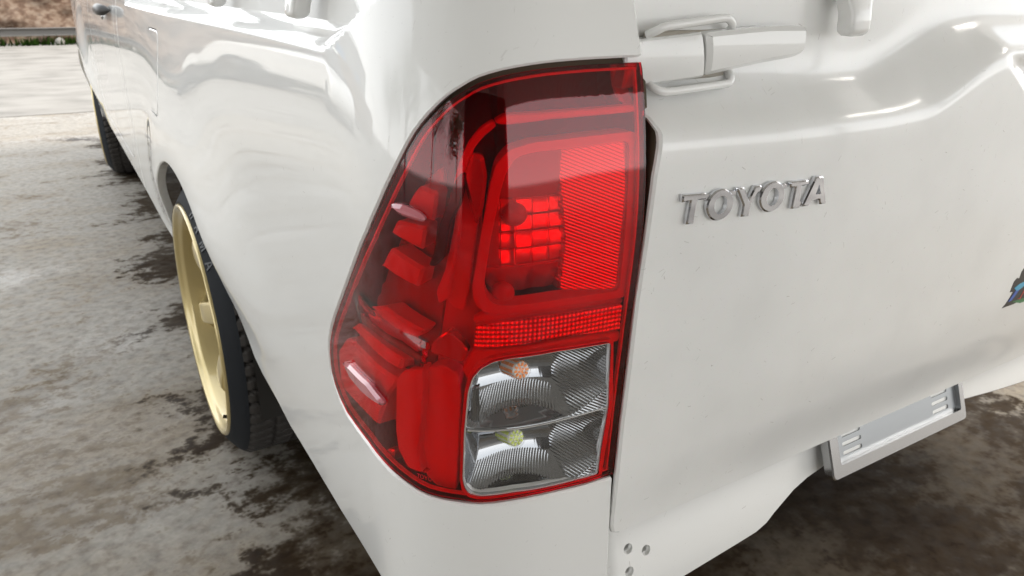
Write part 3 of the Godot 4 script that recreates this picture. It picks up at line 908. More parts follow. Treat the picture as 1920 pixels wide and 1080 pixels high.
func tailgate() -> void:
	var o := PackedVector2Array([Vector2(0.006, 1.06), Vector2(0.006, 0.930), Vector2(0.015, 0.922), Vector2(0.0253, 0.9149), Vector2(0.0288, 0.9040), Vector2(0.0250, 0.885), Vector2(0.0219, 0.8652), Vector2(0.0180, 0.8033), Vector2(0.0128, 0.7431), Vector2(0.0096, 0.6665), Vector2(0.0060, 0.5976), Vector2(0.0045, 0.5299), Vector2(0.0050, 0.465), Vector2(0.0085, 0.453), Vector2(0.018, 0.449), Vector2(1.382, 0.449), Vector2(1.391, 0.453), Vector2(1.396, 0.465), Vector2(1.385, 0.90), Vector2(1.396, 1.06)])
	var m := st()
	plate(m, o, [], 0.0, -0.006, 0.0025, 0.004, gate, true)
	obj("tailgate", m, M.paint_gate, truck)
	m = st()
	var rim := refine(inset(o, 0.0012), 0.02)
	strip(m, put(rim, func(p): return gate(p, -0.034)), put(rim, func(p): return gate(p, -0.0065)))
	obj("tailgate_edge", m, M.grime, truck)
	m = st()
	box(m, Vector3(0.03, 0.47, -0.058), Vector3(1.37, 1.05, -0.050))
	obj("tailgate_inner", m, M.grime, truck)
	m = st()
	rope_hook(m, func(u, v, d): return Vector3(0.2575 + u, v, gate_z(0.27, 1.0) + d), 1.058, 0.9820)
	obj("rope_hook", m, M.paint_gate, truck)

func valance() -> void:
	var g := func(p, d): return Vector3(p.x, p.y, -0.022 + 0.022 * sst(0.46, 0.34, p.y) - 0.02 * sst(0.03, -0.01, p.x) + d)
	var o := PackedVector2Array([Vector2(0.0035, 0.4485), Vector2(0.006, 0.462), Vector2(0.02, 0.466), Vector2(1.38, 0.466), Vector2(1.395, 0.33), Vector2(1.27, 0.3255), Vector2(1.15, 0.340), Vector2(1.06, 0.366), Vector2(0.95, 0.380), Vector2(0.85, 0.388), Vector2(0.735, 0.400), Vector2(0.60, 0.4005), Vector2(0.4046, 0.3940), Vector2(0.3661, 0.3880), Vector2(0.338, 0.3800), Vector2(0.3180, 0.3705), Vector2(0.2985, 0.3605), Vector2(0.2830, 0.3500), Vector2(0.2630, 0.3430), Vector2(0.23, 0.339), Vector2(0.1985, 0.3356), Vector2(0.1243, 0.3275), Vector2(0.04, 0.322), Vector2(-0.004, 0.320), Vector2(0.0, 0.40)])
	var holes := []
	for c in [Vector2(0.0450, 0.4050), Vector2(0.0715, 0.3935), Vector2(0.0435, 0.3765)]:
		var h := PackedVector2Array()
		for k in 18:
			h.append(c + Vector2(cos(k * TAU / 18), sin(k * TAU / 18)) * 0.0066)
		holes.append(h)
	var m := st()
	plate(m, o, holes, 0.0, -0.012, 0.003, 0.010, g, true)
	var v := obj("rear_valance", m, M.paint, truck)
	for h in holes:
		m = st()
		var inner := inset(h, 0.0013)
		strip(m, put(h, func(p): return g.call(p, -0.0035)), put(inner, func(p): return g.call(p, -0.0055)))
		strip(m, put(inner, func(p): return g.call(p, -0.0055)), put(inner, func(p): return g.call(p, -0.010)))
		obj("bolt_hole_rim", m, M.paint_gate, v)
	m = st()
	patch(m, PackedVector2Array([Vector2(0.02, 0.335), Vector2(0.11, 0.338), Vector2(0.11, 0.44), Vector2(0.02, 0.44)]), [], 0.02, func(p): return Vector3(p.x, p.y, -0.036), true)
	obj("hole_shade_sheet", m, M.dark, v)  # dark sheet added to make the holes look shaded inside

# ---------------------------------------------------------------- the tail lamp

func lens_d(p: Vector2) -> float:
	var best := 1.0
	var along := 0.0
	for k in RIDGE.size() - 1:
		var q := Geometry2D.get_closest_point_to_segment(p, RIDGE[k], RIDGE[k + 1])
		var d := q.distance_to(p)
		if d < best:
			best = d
			along = (k + q.distance_to(RIDGE[k]) / RIDGE[k].distance_to(RIDGE[k + 1])) / (RIDGE.size() - 1)
	var h := lerpf(0.0020, 0.0048, along) * (1.0 - sst(0.97, 1.0, along))
	return h * exp(-pow(best / 0.0120, 2.0)) if best < 0.03 else 0.0

const CH_FLOOR := [0.5400, 0.6235]
const CH_TOP := [0.6215, 0.7050]

func chamber(p: Vector2) -> float:
	var c := 1 if p.y > 0.6225 else 0
	var y0: float = CH_FLOOR[c]
	var fl: float = (p.y - y0) * 2.0
	var rt := (p.x - 0.010) * 1.15
	var bx := p.x - 0.108
	var up := p.y - y0
	var bowl := 0.043 - 3.6 * bx * bx - 13.5 * pow(maxf(0.0, 0.050 - up), 2.0) - 11.0 * pow(maxf(0.0, up - 0.043), 2.0)
	var dep := 1.0
	for q in [bowl, fl, (CH_TOP[c] - p.y) * 3.5, rt, (0.1685 - p.x) * 3.0]:
		dep = minf(dep, q) - 0.004 * maxf(0.0, 1.0 - absf(dep - q) / 0.004) * 0.25
	var ribs := 0.0
	if bowl < fl and bowl < rt:
		var arc := 0.031 - 2.6 * bx * bx
		ribs = 0.00038 * sst(arc + 0.001, arc - 0.001, up) * sin((p.x + 0.45 * up) * TAU / 0.0034)
	if p.x < 0.064:
		ribs = 0.0005 * sst(0.062, 0.050, p.x) * sin((p.y - 0.62 * p.x) * TAU / 0.0036)
	return -0.004 - maxf(0.0, dep) + ribs

func red_reflector(p: Vector2) -> float:
	var d := -0.040
	var fx := (p.x - 0.048) / 0.020
	var fy := (p.y - 0.782) / 0.016
	var a := fx - floorf(fx) - 0.5
	var b := fy - floorf(fy) - 0.5
	if p.x > 0.048 and p.x < 0.128 and p.y > 0.782 and p.y < 0.846:
		d += -0.0031 * b * (0.55 + 0.9 * fposmod(sin(floorf(fx) * 12.9 + floorf(fy) * 78.2) * 43.7, 1.0)) + 0.004 * a * a - 0.002 * b * b - 0.0012 * (1.0 if absf(a) > 0.46 or absf(b) > 0.46 else 0.0)
	elif p.y <= 0.782:
		d = -0.036 - 0.34 * (0.782 - p.y) + 0.0012 * sin(p.x * TAU / 0.03)
	elif p.y >= 0.846:
		d = -0.040 + 0.40 * (p.y - 0.846)
	var edge := 0.052 + 0.10 * absf(p.y - 0.80)
	if p.x < edge:
		var t := clampf((edge - p.x) / 0.06, 0.0, 1.0)
		d = -0.034 + 0.020 * t + 0.0006 * absf(fposmod((p.y - 0.42 * p.x) / 0.0034, 1.0) - 0.5) * 2.0
	return d

func lamp_piece(lamp: Node3D, called: String, pts: Array, d: float, depth: float, m: Material, r := 0.004, bev := 0.0015) -> void:
	var s := st()
	plate(s, rounded(pts, r, 3), [], d, d - depth, bev, 0.006, skinv)
	obj(called, s, m, lamp)

func skinv(p: Vector2, d: float) -> Vector3:
	return skin(p.x, p.y, d)

func ring(m: Dictionary, outer: PackedVector2Array, inner: PackedVector2Array, d: float, depth: float) -> void:
	patch(m, outer, [inner], 0.005, func(p): return skin(p.x, p.y, d))
	for pair in [[outer, true], [inner, false]]:
		var l := refine(pair[0], 0.006)
		if Geometry2D.is_polygon_clockwise(l):
			l.reverse()
		strip(m, put(l, func(p): return skin(p.x, p.y, d - depth)), put(l, func(p): return skin(p.x, p.y, d)), true, pair[1])

func tail_lamp() -> void:
	var lamp := holder("tail_lamp", truck)
	var outline := refine(PackedVector2Array(LAMP), 0.006)
	var window := rounded(WINDOW, 0.003, 2)
	var m := st()
	var ins := inset(outline, 0.0015)
	var lens_out := func(p): return skin(p.x, p.y, lens_d(p))
	var lens_in := func(p): return skin(p.x, p.y, -0.0028)
	patch(m, outline, [window], 0.0028, lens_out)
	patch(m, outline, [window], 0.006, lens_in, true)
	# the inner face looks into the lamp: turn its normals
	for l in [[outline, true], [refine(window, 0.004), false]]:
		var lp: PackedVector2Array = l[0].duplicate()
		if Geometry2D.is_polygon_clockwise(lp):
			lp.reverse()
		strip(m, put(lp, lens_in), put(lp, lens_out), true, l[1])
	obj("red_lens", m, M.red_lens, lamp)
	m = st()
	patch(m, window, [], 0.006, func(p): return skin(p.x, p.y, -0.0012))
	obj("clear_lens", m, M.clear_lens, lamp)

	# housing: a dark tray
	m = st()
	var tray := inset(outline, 0.0010)
	patch(m, tray, [], 0.008, func(p): return skin(p.x, p.y, -0.062))
	var tl := tray.duplicate()
	if Geometry2D.is_polygon_clockwise(tl):
		tl.reverse()
	strip(m, put(tl, func(p): return skin(p.x, p.y, -0.0034)), put(tl, func(p): return skin(p.x, p.y, -0.062)), true, true)
	obj("housing", m, M.housing, lamp)
	lamp_piece(lamp, "side_tray", [Vector2(0.205, 0.875), Vector2(0.232, 0.860), Vector2(0.270, 0.806), Vector2(0.340, 0.726), Vector2(0.400, 0.655), Vector2(0.421, 0.620), Vector2(0.418, 0.585), Vector2(0.375, 0.565), Vector2(0.30, 0.562), Vector2(0.255, 0.556), Vector2(0.235, 0.60), Vector2(0.222, 0.66), Vector2(0.205, 0.73), Vector2(0.192, 0.80)], -0.038, 0.006, M.tray_grey, 0.01)
	lamp_piece(lamp, "corner_base", [Vector2(0.150, 0.880), Vector2(0.172, 0.872), Vector2(0.186, 0.815), Vector2(0.200, 0.745), Vector2(0.214, 0.69), Vector2(0.222, 0.65), Vector2(0.230, 0.60), Vector2(0.246, 0.556), Vector2(0.19, 0.545), Vector2(0.172, 0.60), Vector2(0.160, 0.70), Vector2(0.150, 0.74)], -0.037, 0.006, M.corner_grey, 0.008)
	m = st()
	var seal_in := inset(outline, 0.002)
	var seal_out := inset(outline, -0.012)
	strip(m, put(seal_out, func(p): return skin(p.x, p.y, -0.013)), put(seal_in, func(p): return skin(p.x, p.y, -0.008)))
	obj("seal", m, M.grime, lamp)
	m = st()
	ring(m, inset(outline, 0.0045), inset(outline, 0.0065), -0.005, 0.004)
	obj("rim_line", m, M.bright, lamp)

	# upper red chamber
	lamp_piece(lamp, "light_strip", STRIPE, -0.008, 0.012, M.bright)
	lamp_piece(lamp, "light_strip", STRIPE_SIDE, -0.014, 0.010, M.bright)
	m = st()
	var bo := rounded(BEZEL_OUT, 0.006)
	var bi := rounded(BEZEL_IN, 0.006)
	ring(m, bo, bi, -0.010, 0.022)
	obj("chamber_frame", m, M.bright, lamp)
	m = st()
	patch(m, bi, [], 0.0012, func(p): return skin(p.x, p.y, red_reflector(p)))
	obj("reflector", m, M.silver, lamp)
	lamp_piece(lamp, "reflex_base", RETRO, -0.0075, 0.01, M.bright, 0.002, 0.0005)
	m = st()
	patch(m, rounded(RETRO, 0.002), [], 0.0008, func(p):
		var q: Vector2 = Vector2(p.x + 0.02 * p.y, p.y - 0.02 * p.x) / 0.0046
		var a: float = absf(fposmod(q.x, 1.0) - 0.5) + absf(fposmod(q.y, 1.0) - 0.5)
		return skin(p.x, p.y, -0.0068 + 0.0022 * (1.0 - a)))
	obj("reflex_prisms", m, M.silver, lamp)
	lamp_piece(lamp, "lower_band", BAND, -0.014, 0.010, M.bright)
	lamp_piece(lamp, "lower_band", BAND_LOW, -0.010, 0.010, M.bright)
	lamp_piece(lamp, "corner_facet", TRI, -0.014, 0.012, M.silver)
	lamp_piece(lamp, "corner_bar", BLACK_BAR, -0.005, 0.012, M.black_plastic, 0.003)
	lamp_piece(lamp, "corner_panel", PANEL_D, -0.026, 0.010, M.bright)
	lamp_piece(lamp, "corner_panel", PANEL_D_LEFT, -0.016, 0.012, M.bright)
	for b in [BLOCK_A, BLOCK_B, BLOCK_C, BLOCK_D, BLOCK_E, BLOCK_F, BLOCK_G]:
		lamp_piece(lamp, "side_block", b, -0.010, 0.022, M.bright, 0.004, 0.003)
	lamp_piece(lamp, "glint_facet", GLINT, -0.010, 0.010, M.silver)
	lamp_piece(lamp, "glint_facet", GLINT_B, -0.010, 0.010, M.silver)
	lamp_piece(lamp, "corner_strip", STRIP_A, -0.008, 0.016, M.bright)
	lamp_piece(lamp, "corner_strip", STRIP_B, -0.017, 0.018, M.bright)
	lamp_piece(lamp, "corner_sheen", CORNER_SHEEN, -0.012, 0.010, M.silver, 0.004, 0.004)  # silver piece added in the outline of the sky's reflection on the lens
	var font := SystemFont.new()
	font.font_names = PackedStringArray(["Droid Sans"])
	var tm := TextMesh.new()
	tm.text = "TOYOTA"
	tm.font = font
	tm.font_size = 24
	tm.pixel_size = 0.00030
	tm.depth = 0.0006
	var mark := obj("moulded_mark", tm, M.bright, lamp)
	var c0 := skin(0.2085, 0.5560, -0.0036)
	var rt := (skin(0.2000, 0.5560, -0.0036) - c0).normalized()
	mark.transform = Transform3D(Basis(rt, Vector3.UP, rt.cross(Vector3.UP)), c0)
	for f in [FIN, FIN_LOW]:
		m = st()
		plate(m, rounded(f, 0.006, 5), [], 0.0065, -0.0005, 0.0032, 0.004, skinv)
		obj("aero_fin", m, M.red_fin, lamp)

	# clear chambers
	m = st()
	ring(m, rounded(WINDOW_OUT, 0.004, 3), inset(window, -0.0008), -0.0045, 0.010)
	obj("window_frame", m, M.bright, lamp)
	m = st()
	ring(m, window, inset(window, 0.0012), -0.0016, 0.004)
	obj("window_rim", m, M.silver, lamp)
	m = st()
	patch(m, window, [], 0.0008, func(p): return skin(p.x, p.y, chamber(p)))
	obj("clear_reflector", m, M.chrome, lamp)
	m = st()
	plate(m, PackedVector2Array([Vector2(0.0115, 0.6222), Vector2(0.164, 0.6212), Vector2(0.164, 0.6223), Vector2(0.0115, 0.6233)]), [], -0.0018, -0.006, 0.0003, 0.01, skinv)
	obj("divider", m, M.silver, lamp)
	m = st()
	plate(m, PackedVector2Array([Vector2(0.1525, 0.6270), Vector2(0.1625, 0.6270), Vector2(0.1600, 0.6640), Vector2(0.1520, 0.6680)]), [], -0.010, -0.016, 0.0004, 0.0006, func(p, d): return skin(p.x, p.y, d + 0.0008 * sin(p.x * TAU / 0.0022)))
	obj("ribbed_insert", m, M.chrome, lamp)
	bulb(lamp, LED[0], LED_BACK[0], M.amber, M.copper)
	bulb(lamp, LED[2], LED_BACK[2], M.lime, M.board)
	for k in [4, 5]:
		m = st()
		var tip := skin(LED[k].x, LED[k].y, -0.022)
		var back := skin(LED_BACK[k].x, LED_BACK[k].y, -0.050)
		var ax := (tip - back).normalized()
		var bs := Basis(ax, ax.cross(Vector3.UP).normalized(), Vector3.UP)
		lathe(m, [Vector2(0.0, 0.0), Vector2(0.005, -0.001), Vector2(0.0095, -0.004), Vector2(0.011, -0.010), Vector2(0.011, -0.03), Vector2(0.014, -0.031), Vector2(0.014, -0.04)], bs.orthonormalized(), tip, 24)
		obj("bulb_cap", m, M.board, lamp)

func bulb(lamp: Node3D, tip2: Vector2, back2: Vector2, chip: Material, strip_mat: Material) -> void:
	var tip := skin(tip2.x, tip2.y, -0.020)
	var back := skin(back2.x, back2.y, -0.052)
	var ax := (tip - back).normalized()
	var e1 := ax.cross(Vector3.UP).normalized()
	var bs := Basis(ax, e1, ax.cross(e1).normalized())
	var m := st()
	lathe(m, [Vector2(0.0, 0.0), Vector2(0.0078, 0.0), Vector2(0.0086, -0.0008), Vector2(0.0086, -0.04)], bs, tip, 28)
	obj("led_bulb", m, M.board, lamp)
	m = st()
	var spots := []
	for k in 4:
		spots.append(Vector2.from_angle(k * TAU / 4 + 0.4) * 0.0020)
	for k in 10:
		spots.append(Vector2.from_angle(k * TAU / 10) * 0.0062)
	for p in spots:
		var at := tip + bs * Vector3(0.0004, p.x, p.y)
		var dirr := (bs * Vector3(0, p.x, p.y)).normalized()
		var tan := ax.cross(dirr)
		var c := st()
		box(c, Vector3(-0.0005, -0.0017, -0.0012), Vector3(0.0005, 0.0017, 0.0012), 0.0002)
		var tb := Basis(ax, dirr, tan)
		var base: int = m.v.size()
		for k in c.v.size():
			vert(m, at + tb * c.v[k], tb * c.n[k])
		for k in c.i.size():
			m.i.append(base + c.i[k])
	for k in 9:
		var a := k * TAU / 9
		var dirr := bs * Vector3(0, cos(a), sin(a))
		for j in 3:
			var at := tip + dirr * 0.0087 - ax * (0.007 + j * 0.010)
			var tb := Basis(ax, dirr, ax.cross(dirr))
			var c := st()
			box(c, Vector3(-0.0042, -0.0006, -0.0016), Vector3(0.0042, 0.0006, 0.0016), 0.0002)
			var base: int = m.v.size()
			for q in c.v.size():
				vert(m, at + tb * c.v[q], tb * c.n[q])
			for q in c.i.size():
				m.i.append(base + c.i[q])
	obj("led_chips", m, chip, lamp)
	m = st()
	lathe(m, [Vector2(0.0, 0.0035), Vector2(0.006, 0.0032), Vector2(0.0098, 0.0015), Vector2(0.0103, -0.001), Vector2(0.0103, -0.04)], bs, tip, 28)
	obj("bulb_cover", m, M.clear_lens, lamp)

# ---------------------------------------------------------------- lettering and fittings on the tailgate

func emblem() -> void:
	var e := holder("emblem", truck)
	var g := func(p, d): return gate(p, d)
	var letter := func(loop: Array, holes: Array) -> void:
		var m := st()
		plate(m, PackedVector2Array(loop), holes, 0.0055, 0.0006, 0.0014, 0.004, g, true)
		obj("letter", m, M.emblem_chrome, e)
	var ov := func(c: Vector2, rx: float, ry: float) -> PackedVector2Array:
		var o := PackedVector2Array()
		for k in 40:
			o.append(c + Vector2(cos(k * TAU / 40) * rx, sin(k * TAU / 40) * ry))
		return o
	letter.call(LT1, [])
	for c in [Vector2(0.0990, 0.8300), Vector2(0.1641, 0.8316)]:
		letter.call(Array(ov.call(c, 0.0163, 0.0161)), [ov.call(c, 0.0078, 0.0092)])
	letter.call(LY, [])
	letter.call(LT2, [])
	letter.call(LA, [PackedVector2Array(LA_HOLE)])
	for q in [[0.0795, 0.0880, 0.8390], [0.1105, 0.1190, 0.8400], [0.1440, 0.1525, 0.8405], [0.1755, 0.1840, 0.8408], [0.2020, 0.2090, 0.8190]]:
		var m := st()
		plate(m, PackedVector2Array([Vector2(q[0], q[2] - 0.0026), Vector2(q[1], q[2] - 0.0026), Vector2(q[1], q[2] + 0.0026), Vector2(q[0], q[2] + 0.0026)]), [], 0.0030, 0.0006, 0.0005, 0.005, g, true)
		obj("link", m, M.emblem_chrome, e)

func sticker() -> void:
	var s := holder("sticker", truck)
	var add := func(called: String, loop: Array, d: float, c: Color) -> void:
		var m := st()
		plate(m, PackedVector2Array(loop), [], d, 0.0, 0.0001, 0.012, gate, true)
		var k := StandardMaterial3D.new()
		k.albedo_color = c
		k.roughness = 0.3
		obj(called, m, k, s)
	add.call("backing", STICK, 0.0004, lin(0.012, 0.012, 0.013))
	add.call("letter_stroke", STICK_T, 0.0009, lin(0.06, 0.36, 0.55))
	add.call("letter_stroke", STICK_TS, 0.0008, lin(0.03, 0.10, 0.42))
	add.call("letter_stroke", STICK_R, 0.0008, lin(0.55, 0.06, 0.05))
	add.call("grass_mark", STICK_G, 0.0007, lin(0.02, 0.17, 0.05))

func latch() -> void:
	var l := holder("tailgate_latch", truck)
	var gl := func(p, d): return Vector3(p.x, p.y, -0.0305 + 0.009 * sst(0.02, 0.09, p.x) + d - 6.0 * pow(p.y - 0.964, 2.0))
	var m := st()
	plate(m, rounded([Vector2(0.006, 0.9822), Vector2(0.0925, 0.9890), Vector2(0.0985, 0.9482), Vector2(0.006, 0.9400)], 0.003), [], 0.0, -0.014, 0.002, 0.005, gl, true)
	obj("latch_case", m, M.paint_gate, l)
	m = st()
	var gh := func(p, d): return Vector3(p.x, p.y, -0.0190 + 0.015 * clampf((p.x - 0.09) / 0.13, 0.0, 1.0) + d - 7.0 * pow(p.y - 0.974, 2.0))
	plate(m, rounded([Vector2(0.0945, 0.9886), Vector2(0.1200, 0.9905), Vector2(0.1718, 0.9935), Vector2(0.2165, 0.9932), Vector2(0.2188, 0.9905), Vector2(0.2184, 0.9686), Vector2(0.2042, 0.9636), Vector2(0.1636, 0.9590), Vector2(0.1000, 0.9488)], 0.005), [], 0.0, -0.016, 0.0042, 0.0045, gh, true)
	obj("latch_handle", m, M.paint, l)
	var z := -0.030
	m = st()
	tube(m, [Vector3(0.0335, 0.9872, z - 0.006), Vector3(0.0365, 0.9905, z + 0.001), Vector3(0.0440, 0.9945, z + 0.005), Vector3(0.060, 0.9965, z + 0.006), Vector3(0.112, 1.0010, z + 0.006), Vector3(0.124, 0.9995, z + 0.006), Vector3(0.1310, 0.9935, z + 0.004), Vector3(0.1335, 0.986, z - 0.006)], 0.0040, 12)
	obj("wire_loop", m, M.paint_gate, l)
	m = st()
	tube(m, [Vector3(0.0370, 0.9440, z - 0.006), Vector3(0.0395, 0.9408, z + 0.001), Vector3(0.0470, 0.9372, z + 0.005), Vector3(0.062, 0.9368, z + 0.006), Vector3(0.124, 0.9395, z + 0.006), Vector3(0.1350, 0.9415, z + 0.005), Vector3(0.1390, 0.9470, z + 0.001), Vector3(0.1390, 0.956, z - 0.010)], 0.0040, 12)
	obj("wire_loop", m, M.paint_gate, l)
	m = st()
	box(m, Vector3(0.036, 0.945, -0.046), Vector3(0.137, 0.990, -0.034), 0.002)
	obj("latch_base", m, M.grime_paint, l)

func plate_frame() -> void:
	var f := holder("number_plate_frame", truck)
	var g := func(p, d):
		var q: Vector3 = Vector3(0, p.y * cos(0.36), -p.y * sin(0.36)) + Vector3(0, sin(0.36), cos(0.36)) * d
		return Vector3(0.548 + p.x, 0.393, 0.018) + q
	var w := 0.164
	var h := 0.150
	var outer := rounded([Vector2(-w, 0), Vector2(w, 0), Vector2(w, h), Vector2(-w, h)], 0.010, 5)
	var inner := rounded([Vector2(-w + 0.019, 0.019), Vector2(w - 0.013, 0.019), Vector2(w - 0.013, h - 0.015), Vector2(-w + 0.019, h - 0.015)], 0.004, 4)
	var m := st()
	plate(m, outer, [inner], 0.004, -0.010, 0.002, 0.012, g, true)
	obj("frame", m, M.steel, f)
	var slots := []
	for x in [-0.108, 0.108]:
		for y in [0.030, 0.043, 0.056, 0.095, 0.108]:
			slots.append(rounded([Vector2(x - 0.021, y - 0.0030), Vector2(x + 0.021, y - 0.0030), Vector2(x + 0.021, y + 0.0030), Vector2(x - 0.021, y + 0.0030)], 0.003, 4))
	m = st()
	plate(m, inset(outer, 0.004), slots, -0.0030, -0.0042, 0.0004, 0.012, g, true)
	obj("back_plate", m, M.steel_blue, f)
	for x in [-0.108, 0.108]:
		m = st()
		plate(m, PackedVector2Array([Vector2(x - 0.026, 0.024), Vector2(x + 0.026, 0.024), Vector2(x + 0.026, 0.114), Vector2(x - 0.026, 0.114)]), [], -0.0050, -0.0070, 0.0003, 0.03, g, true)
		obj("slot_backing", m, M.paint, f)

# ---------------------------------------------------------------- wheels

func wheels() -> void:
	var w := holder("wheel", truck, Vector3(-0.255, WHEEL_Y, -1.15))
	# x grows inwards from the outer face
	var R := 0.315
	var wall := [Vector2(0.258, 0.008), Vector2(0.2665, 0.0035), Vector2(0.2715, 0.0050), Vector2(0.2790, 0.0095), Vector2(0.2880, 0.0155), Vector2(0.2960, 0.0210), Vector2(0.3030, 0.0265), Vector2(0.3082, 0.0325)]
	var m := st()
	lathe(m, wall, Basis(), Vector3.ZERO, 160)
	lathe(m, [Vector2(0.309, 0.226), Vector2(0.294, 0.240), Vector2(0.262, 0.235)], Basis(), Vector3.ZERO, 64)
	obj("tyre", m, M.rubber, w)
	var prof := [Vector2(0.3082, 0.0325), Vector2(0.3122, 0.0385)]
	for k in 36:
		prof.append(Vector2(R, 0.043 + k * 0.0050))
	prof.append(Vector2(0.309, 0.226))
	var np := prof.size() - 1
	m = st()
	grid(m, 620, np, func(u, v):
		var j := int(round(v * np))
		var p: Vector2 = prof[j]
		var r := p.x
		var x: float = p.y
		var q: float = fposmod(u * 62.0 + (x - 0.13) * 7.0 + (0.5 if x > 0.13 else 0.0), 1.0)
		var rib := absf(x - 0.083) < 0.0036 or absf(x - 0.131) < 0.0036 or absf(x - 0.179) < 0.0036
		if (rib and j > 1) or (q < 0.22 and (x < 0.080 or x > 0.182)) or (q < 0.15 and absf(x - 0.13) < 0.05):
			r -= 0.0075
		return Vector3(p.y, cos(u * TAU) * r, sin(u * TAU) * r))
	obj("tread", m, M.tread, w)
	# raised characters on the sidewall
	var font := SystemFont.new()
	font.font_names = PackedStringArray(["Droid Sans"])
	font.font_weight = 700
	var word := "HAMA"
	for k in word.length():
		var tm := TextMesh.new()
		tm.text = word[k]
		tm.font = font
		tm.font_size = 32
		tm.pixel_size = 0.0009
		tm.depth = 0.0022
		var t := obj("sidewall_letter", tm, M.rubber_letter, w)
		var a := deg_to_rad(73.0 - k * 9.5)
		var out := Vector3(0, sin(a), cos(a))
		var up := (out * 0.80 + Vector3(0.60, 0, 0)).normalized()
		var right := Vector3(0, -cos(a), sin(a))
		var face := right.cross(up).normalized()
		t.transform = Transform3D(Basis(right, up, face), Vector3(0.0120, 0, 0) + out * 0.2830)
	# deep gold rim: lip, step, barrel
	m = st()
	lathe(m, [Vector2(0.255, 0.012), Vector2(0.2625, 0.004), Vector2(0.2630, 0.0), Vector2(0.2605, -0.002), Vector2(0.2560, 0.0), Vector2(0.2535, 0.005), Vector2(0.2500, 0.010), Vector2(0.2440, 0.013), Vector2(0.2410, 0.018), Vector2(0.2390, 0.030), Vector2(0.2330, 0.060), Vector2(0.2290, 0.075), Vector2(0.2240, 0.085), Vector2(0.2200, 0.120), Vector2(0.2200, 0.21)], Basis(), Vector3.ZERO, 96)
	obj("rim", m, M.gold, w)
	m = st()
	lathe(m, [Vector2(0.2650, 0.004), Vector2(0.2646, 0.0005), Vector2(0.2630, -0.0014), Vector2(0.2615, -0.0024)], Basis(), Vector3.ZERO, 96)
	obj("rim_edge", m, M.gold, w)
	for k in 6:
		m = st()
		var a := k * TAU / 6 + 0.30
		grid(m, 16, 20, func(u, v):
			var r: float = lerpf(0.03, 0.232, v)
			var x: float = lerpf(0.066, 0.040, sst(0.1, 0.75, v)) + 0.030 * sst(0.80, 1.0, v)
			var wd: float = lerpf(0.030, 0.026, v) + 0.030 * sst(0.82, 1.0, v)
			var th := 0.014
			var t: float = u * TAU
			var cw := signf(cos(t)) * pow(absf(cos(t)), 0.45)
			var ct := signf(sin(t)) * pow(absf(sin(t)), 0.45)
			var out := Vector3(0, sin(a), cos(a))
			var side := Vector3(0, cos(a), -sin(a))
			return out * r + side * cw * wd + Vector3(x + ct * th, 0, 0))
		obj("spoke", m, M.gold, w)
	m = st()
	lathe(m, [Vector2(0.0, 0.046), Vector2(0.028, 0.046), Vector2(0.034, 0.052), Vector2(0.036, 0.064), Vector2(0.075, 0.068), Vector2(0.078, 0.10)], Basis(), Vector3.ZERO, 32)
	obj("hub", m, M.gold, w)
	for k in 6:
		m = st()
		var a := k * TAU / 6 + 0.30 + TAU / 12
		lathe(m, [Vector2(0.0, 0.050), Vector2(0.007, 0.050), Vector2(0.009, 0.054), Vector2(0.009, 0.072)], Basis(), Vector3(0, sin(a), cos(a)) * 0.055, 8)
		obj("wheel_nut", m, M.black_plastic, w)
	m = st()
	var va := deg_to_rad(-62.0)
	tube(m, [Vector3(0.030, sin(va) * 0.236, cos(va) * 0.236), Vector3(0.020, sin(va) * 0.228, cos(va) * 0.228), Vector3(0.006, sin(va) * 0.222, cos(va) * 0.222)], 0.0042, 8)
	obj("valve_stem", m, M.black_plastic, w)
	m = st()
	lathe(m, [Vector2(0.0, 0.10), Vector2(0.15, 0.10), Vector2(0.15, 0.125), Vector2(0.0, 0.13)], Basis(), Vector3.ZERO, 32)
	obj("brake_disc", m, M.dark, w)
	for spot in [[Vector3(-0.243, WHEEL_Y, -4.235), 0.0], [Vector3(1.655, WHEEL_Y, -1.15), PI], [Vector3(1.655, WHEEL_Y, -4.235), PI]]:
		var c: Node3D = w.duplicate()
		c.name = named("wheel", truck)
		truck.add_child(c, true)
		c.position = spot[0]
		c.rotation.y = spot[1] - (0.10 if spot[0].z < -3.0 else 0.0)

# ---------------------------------------------------------------- what stands round the yard

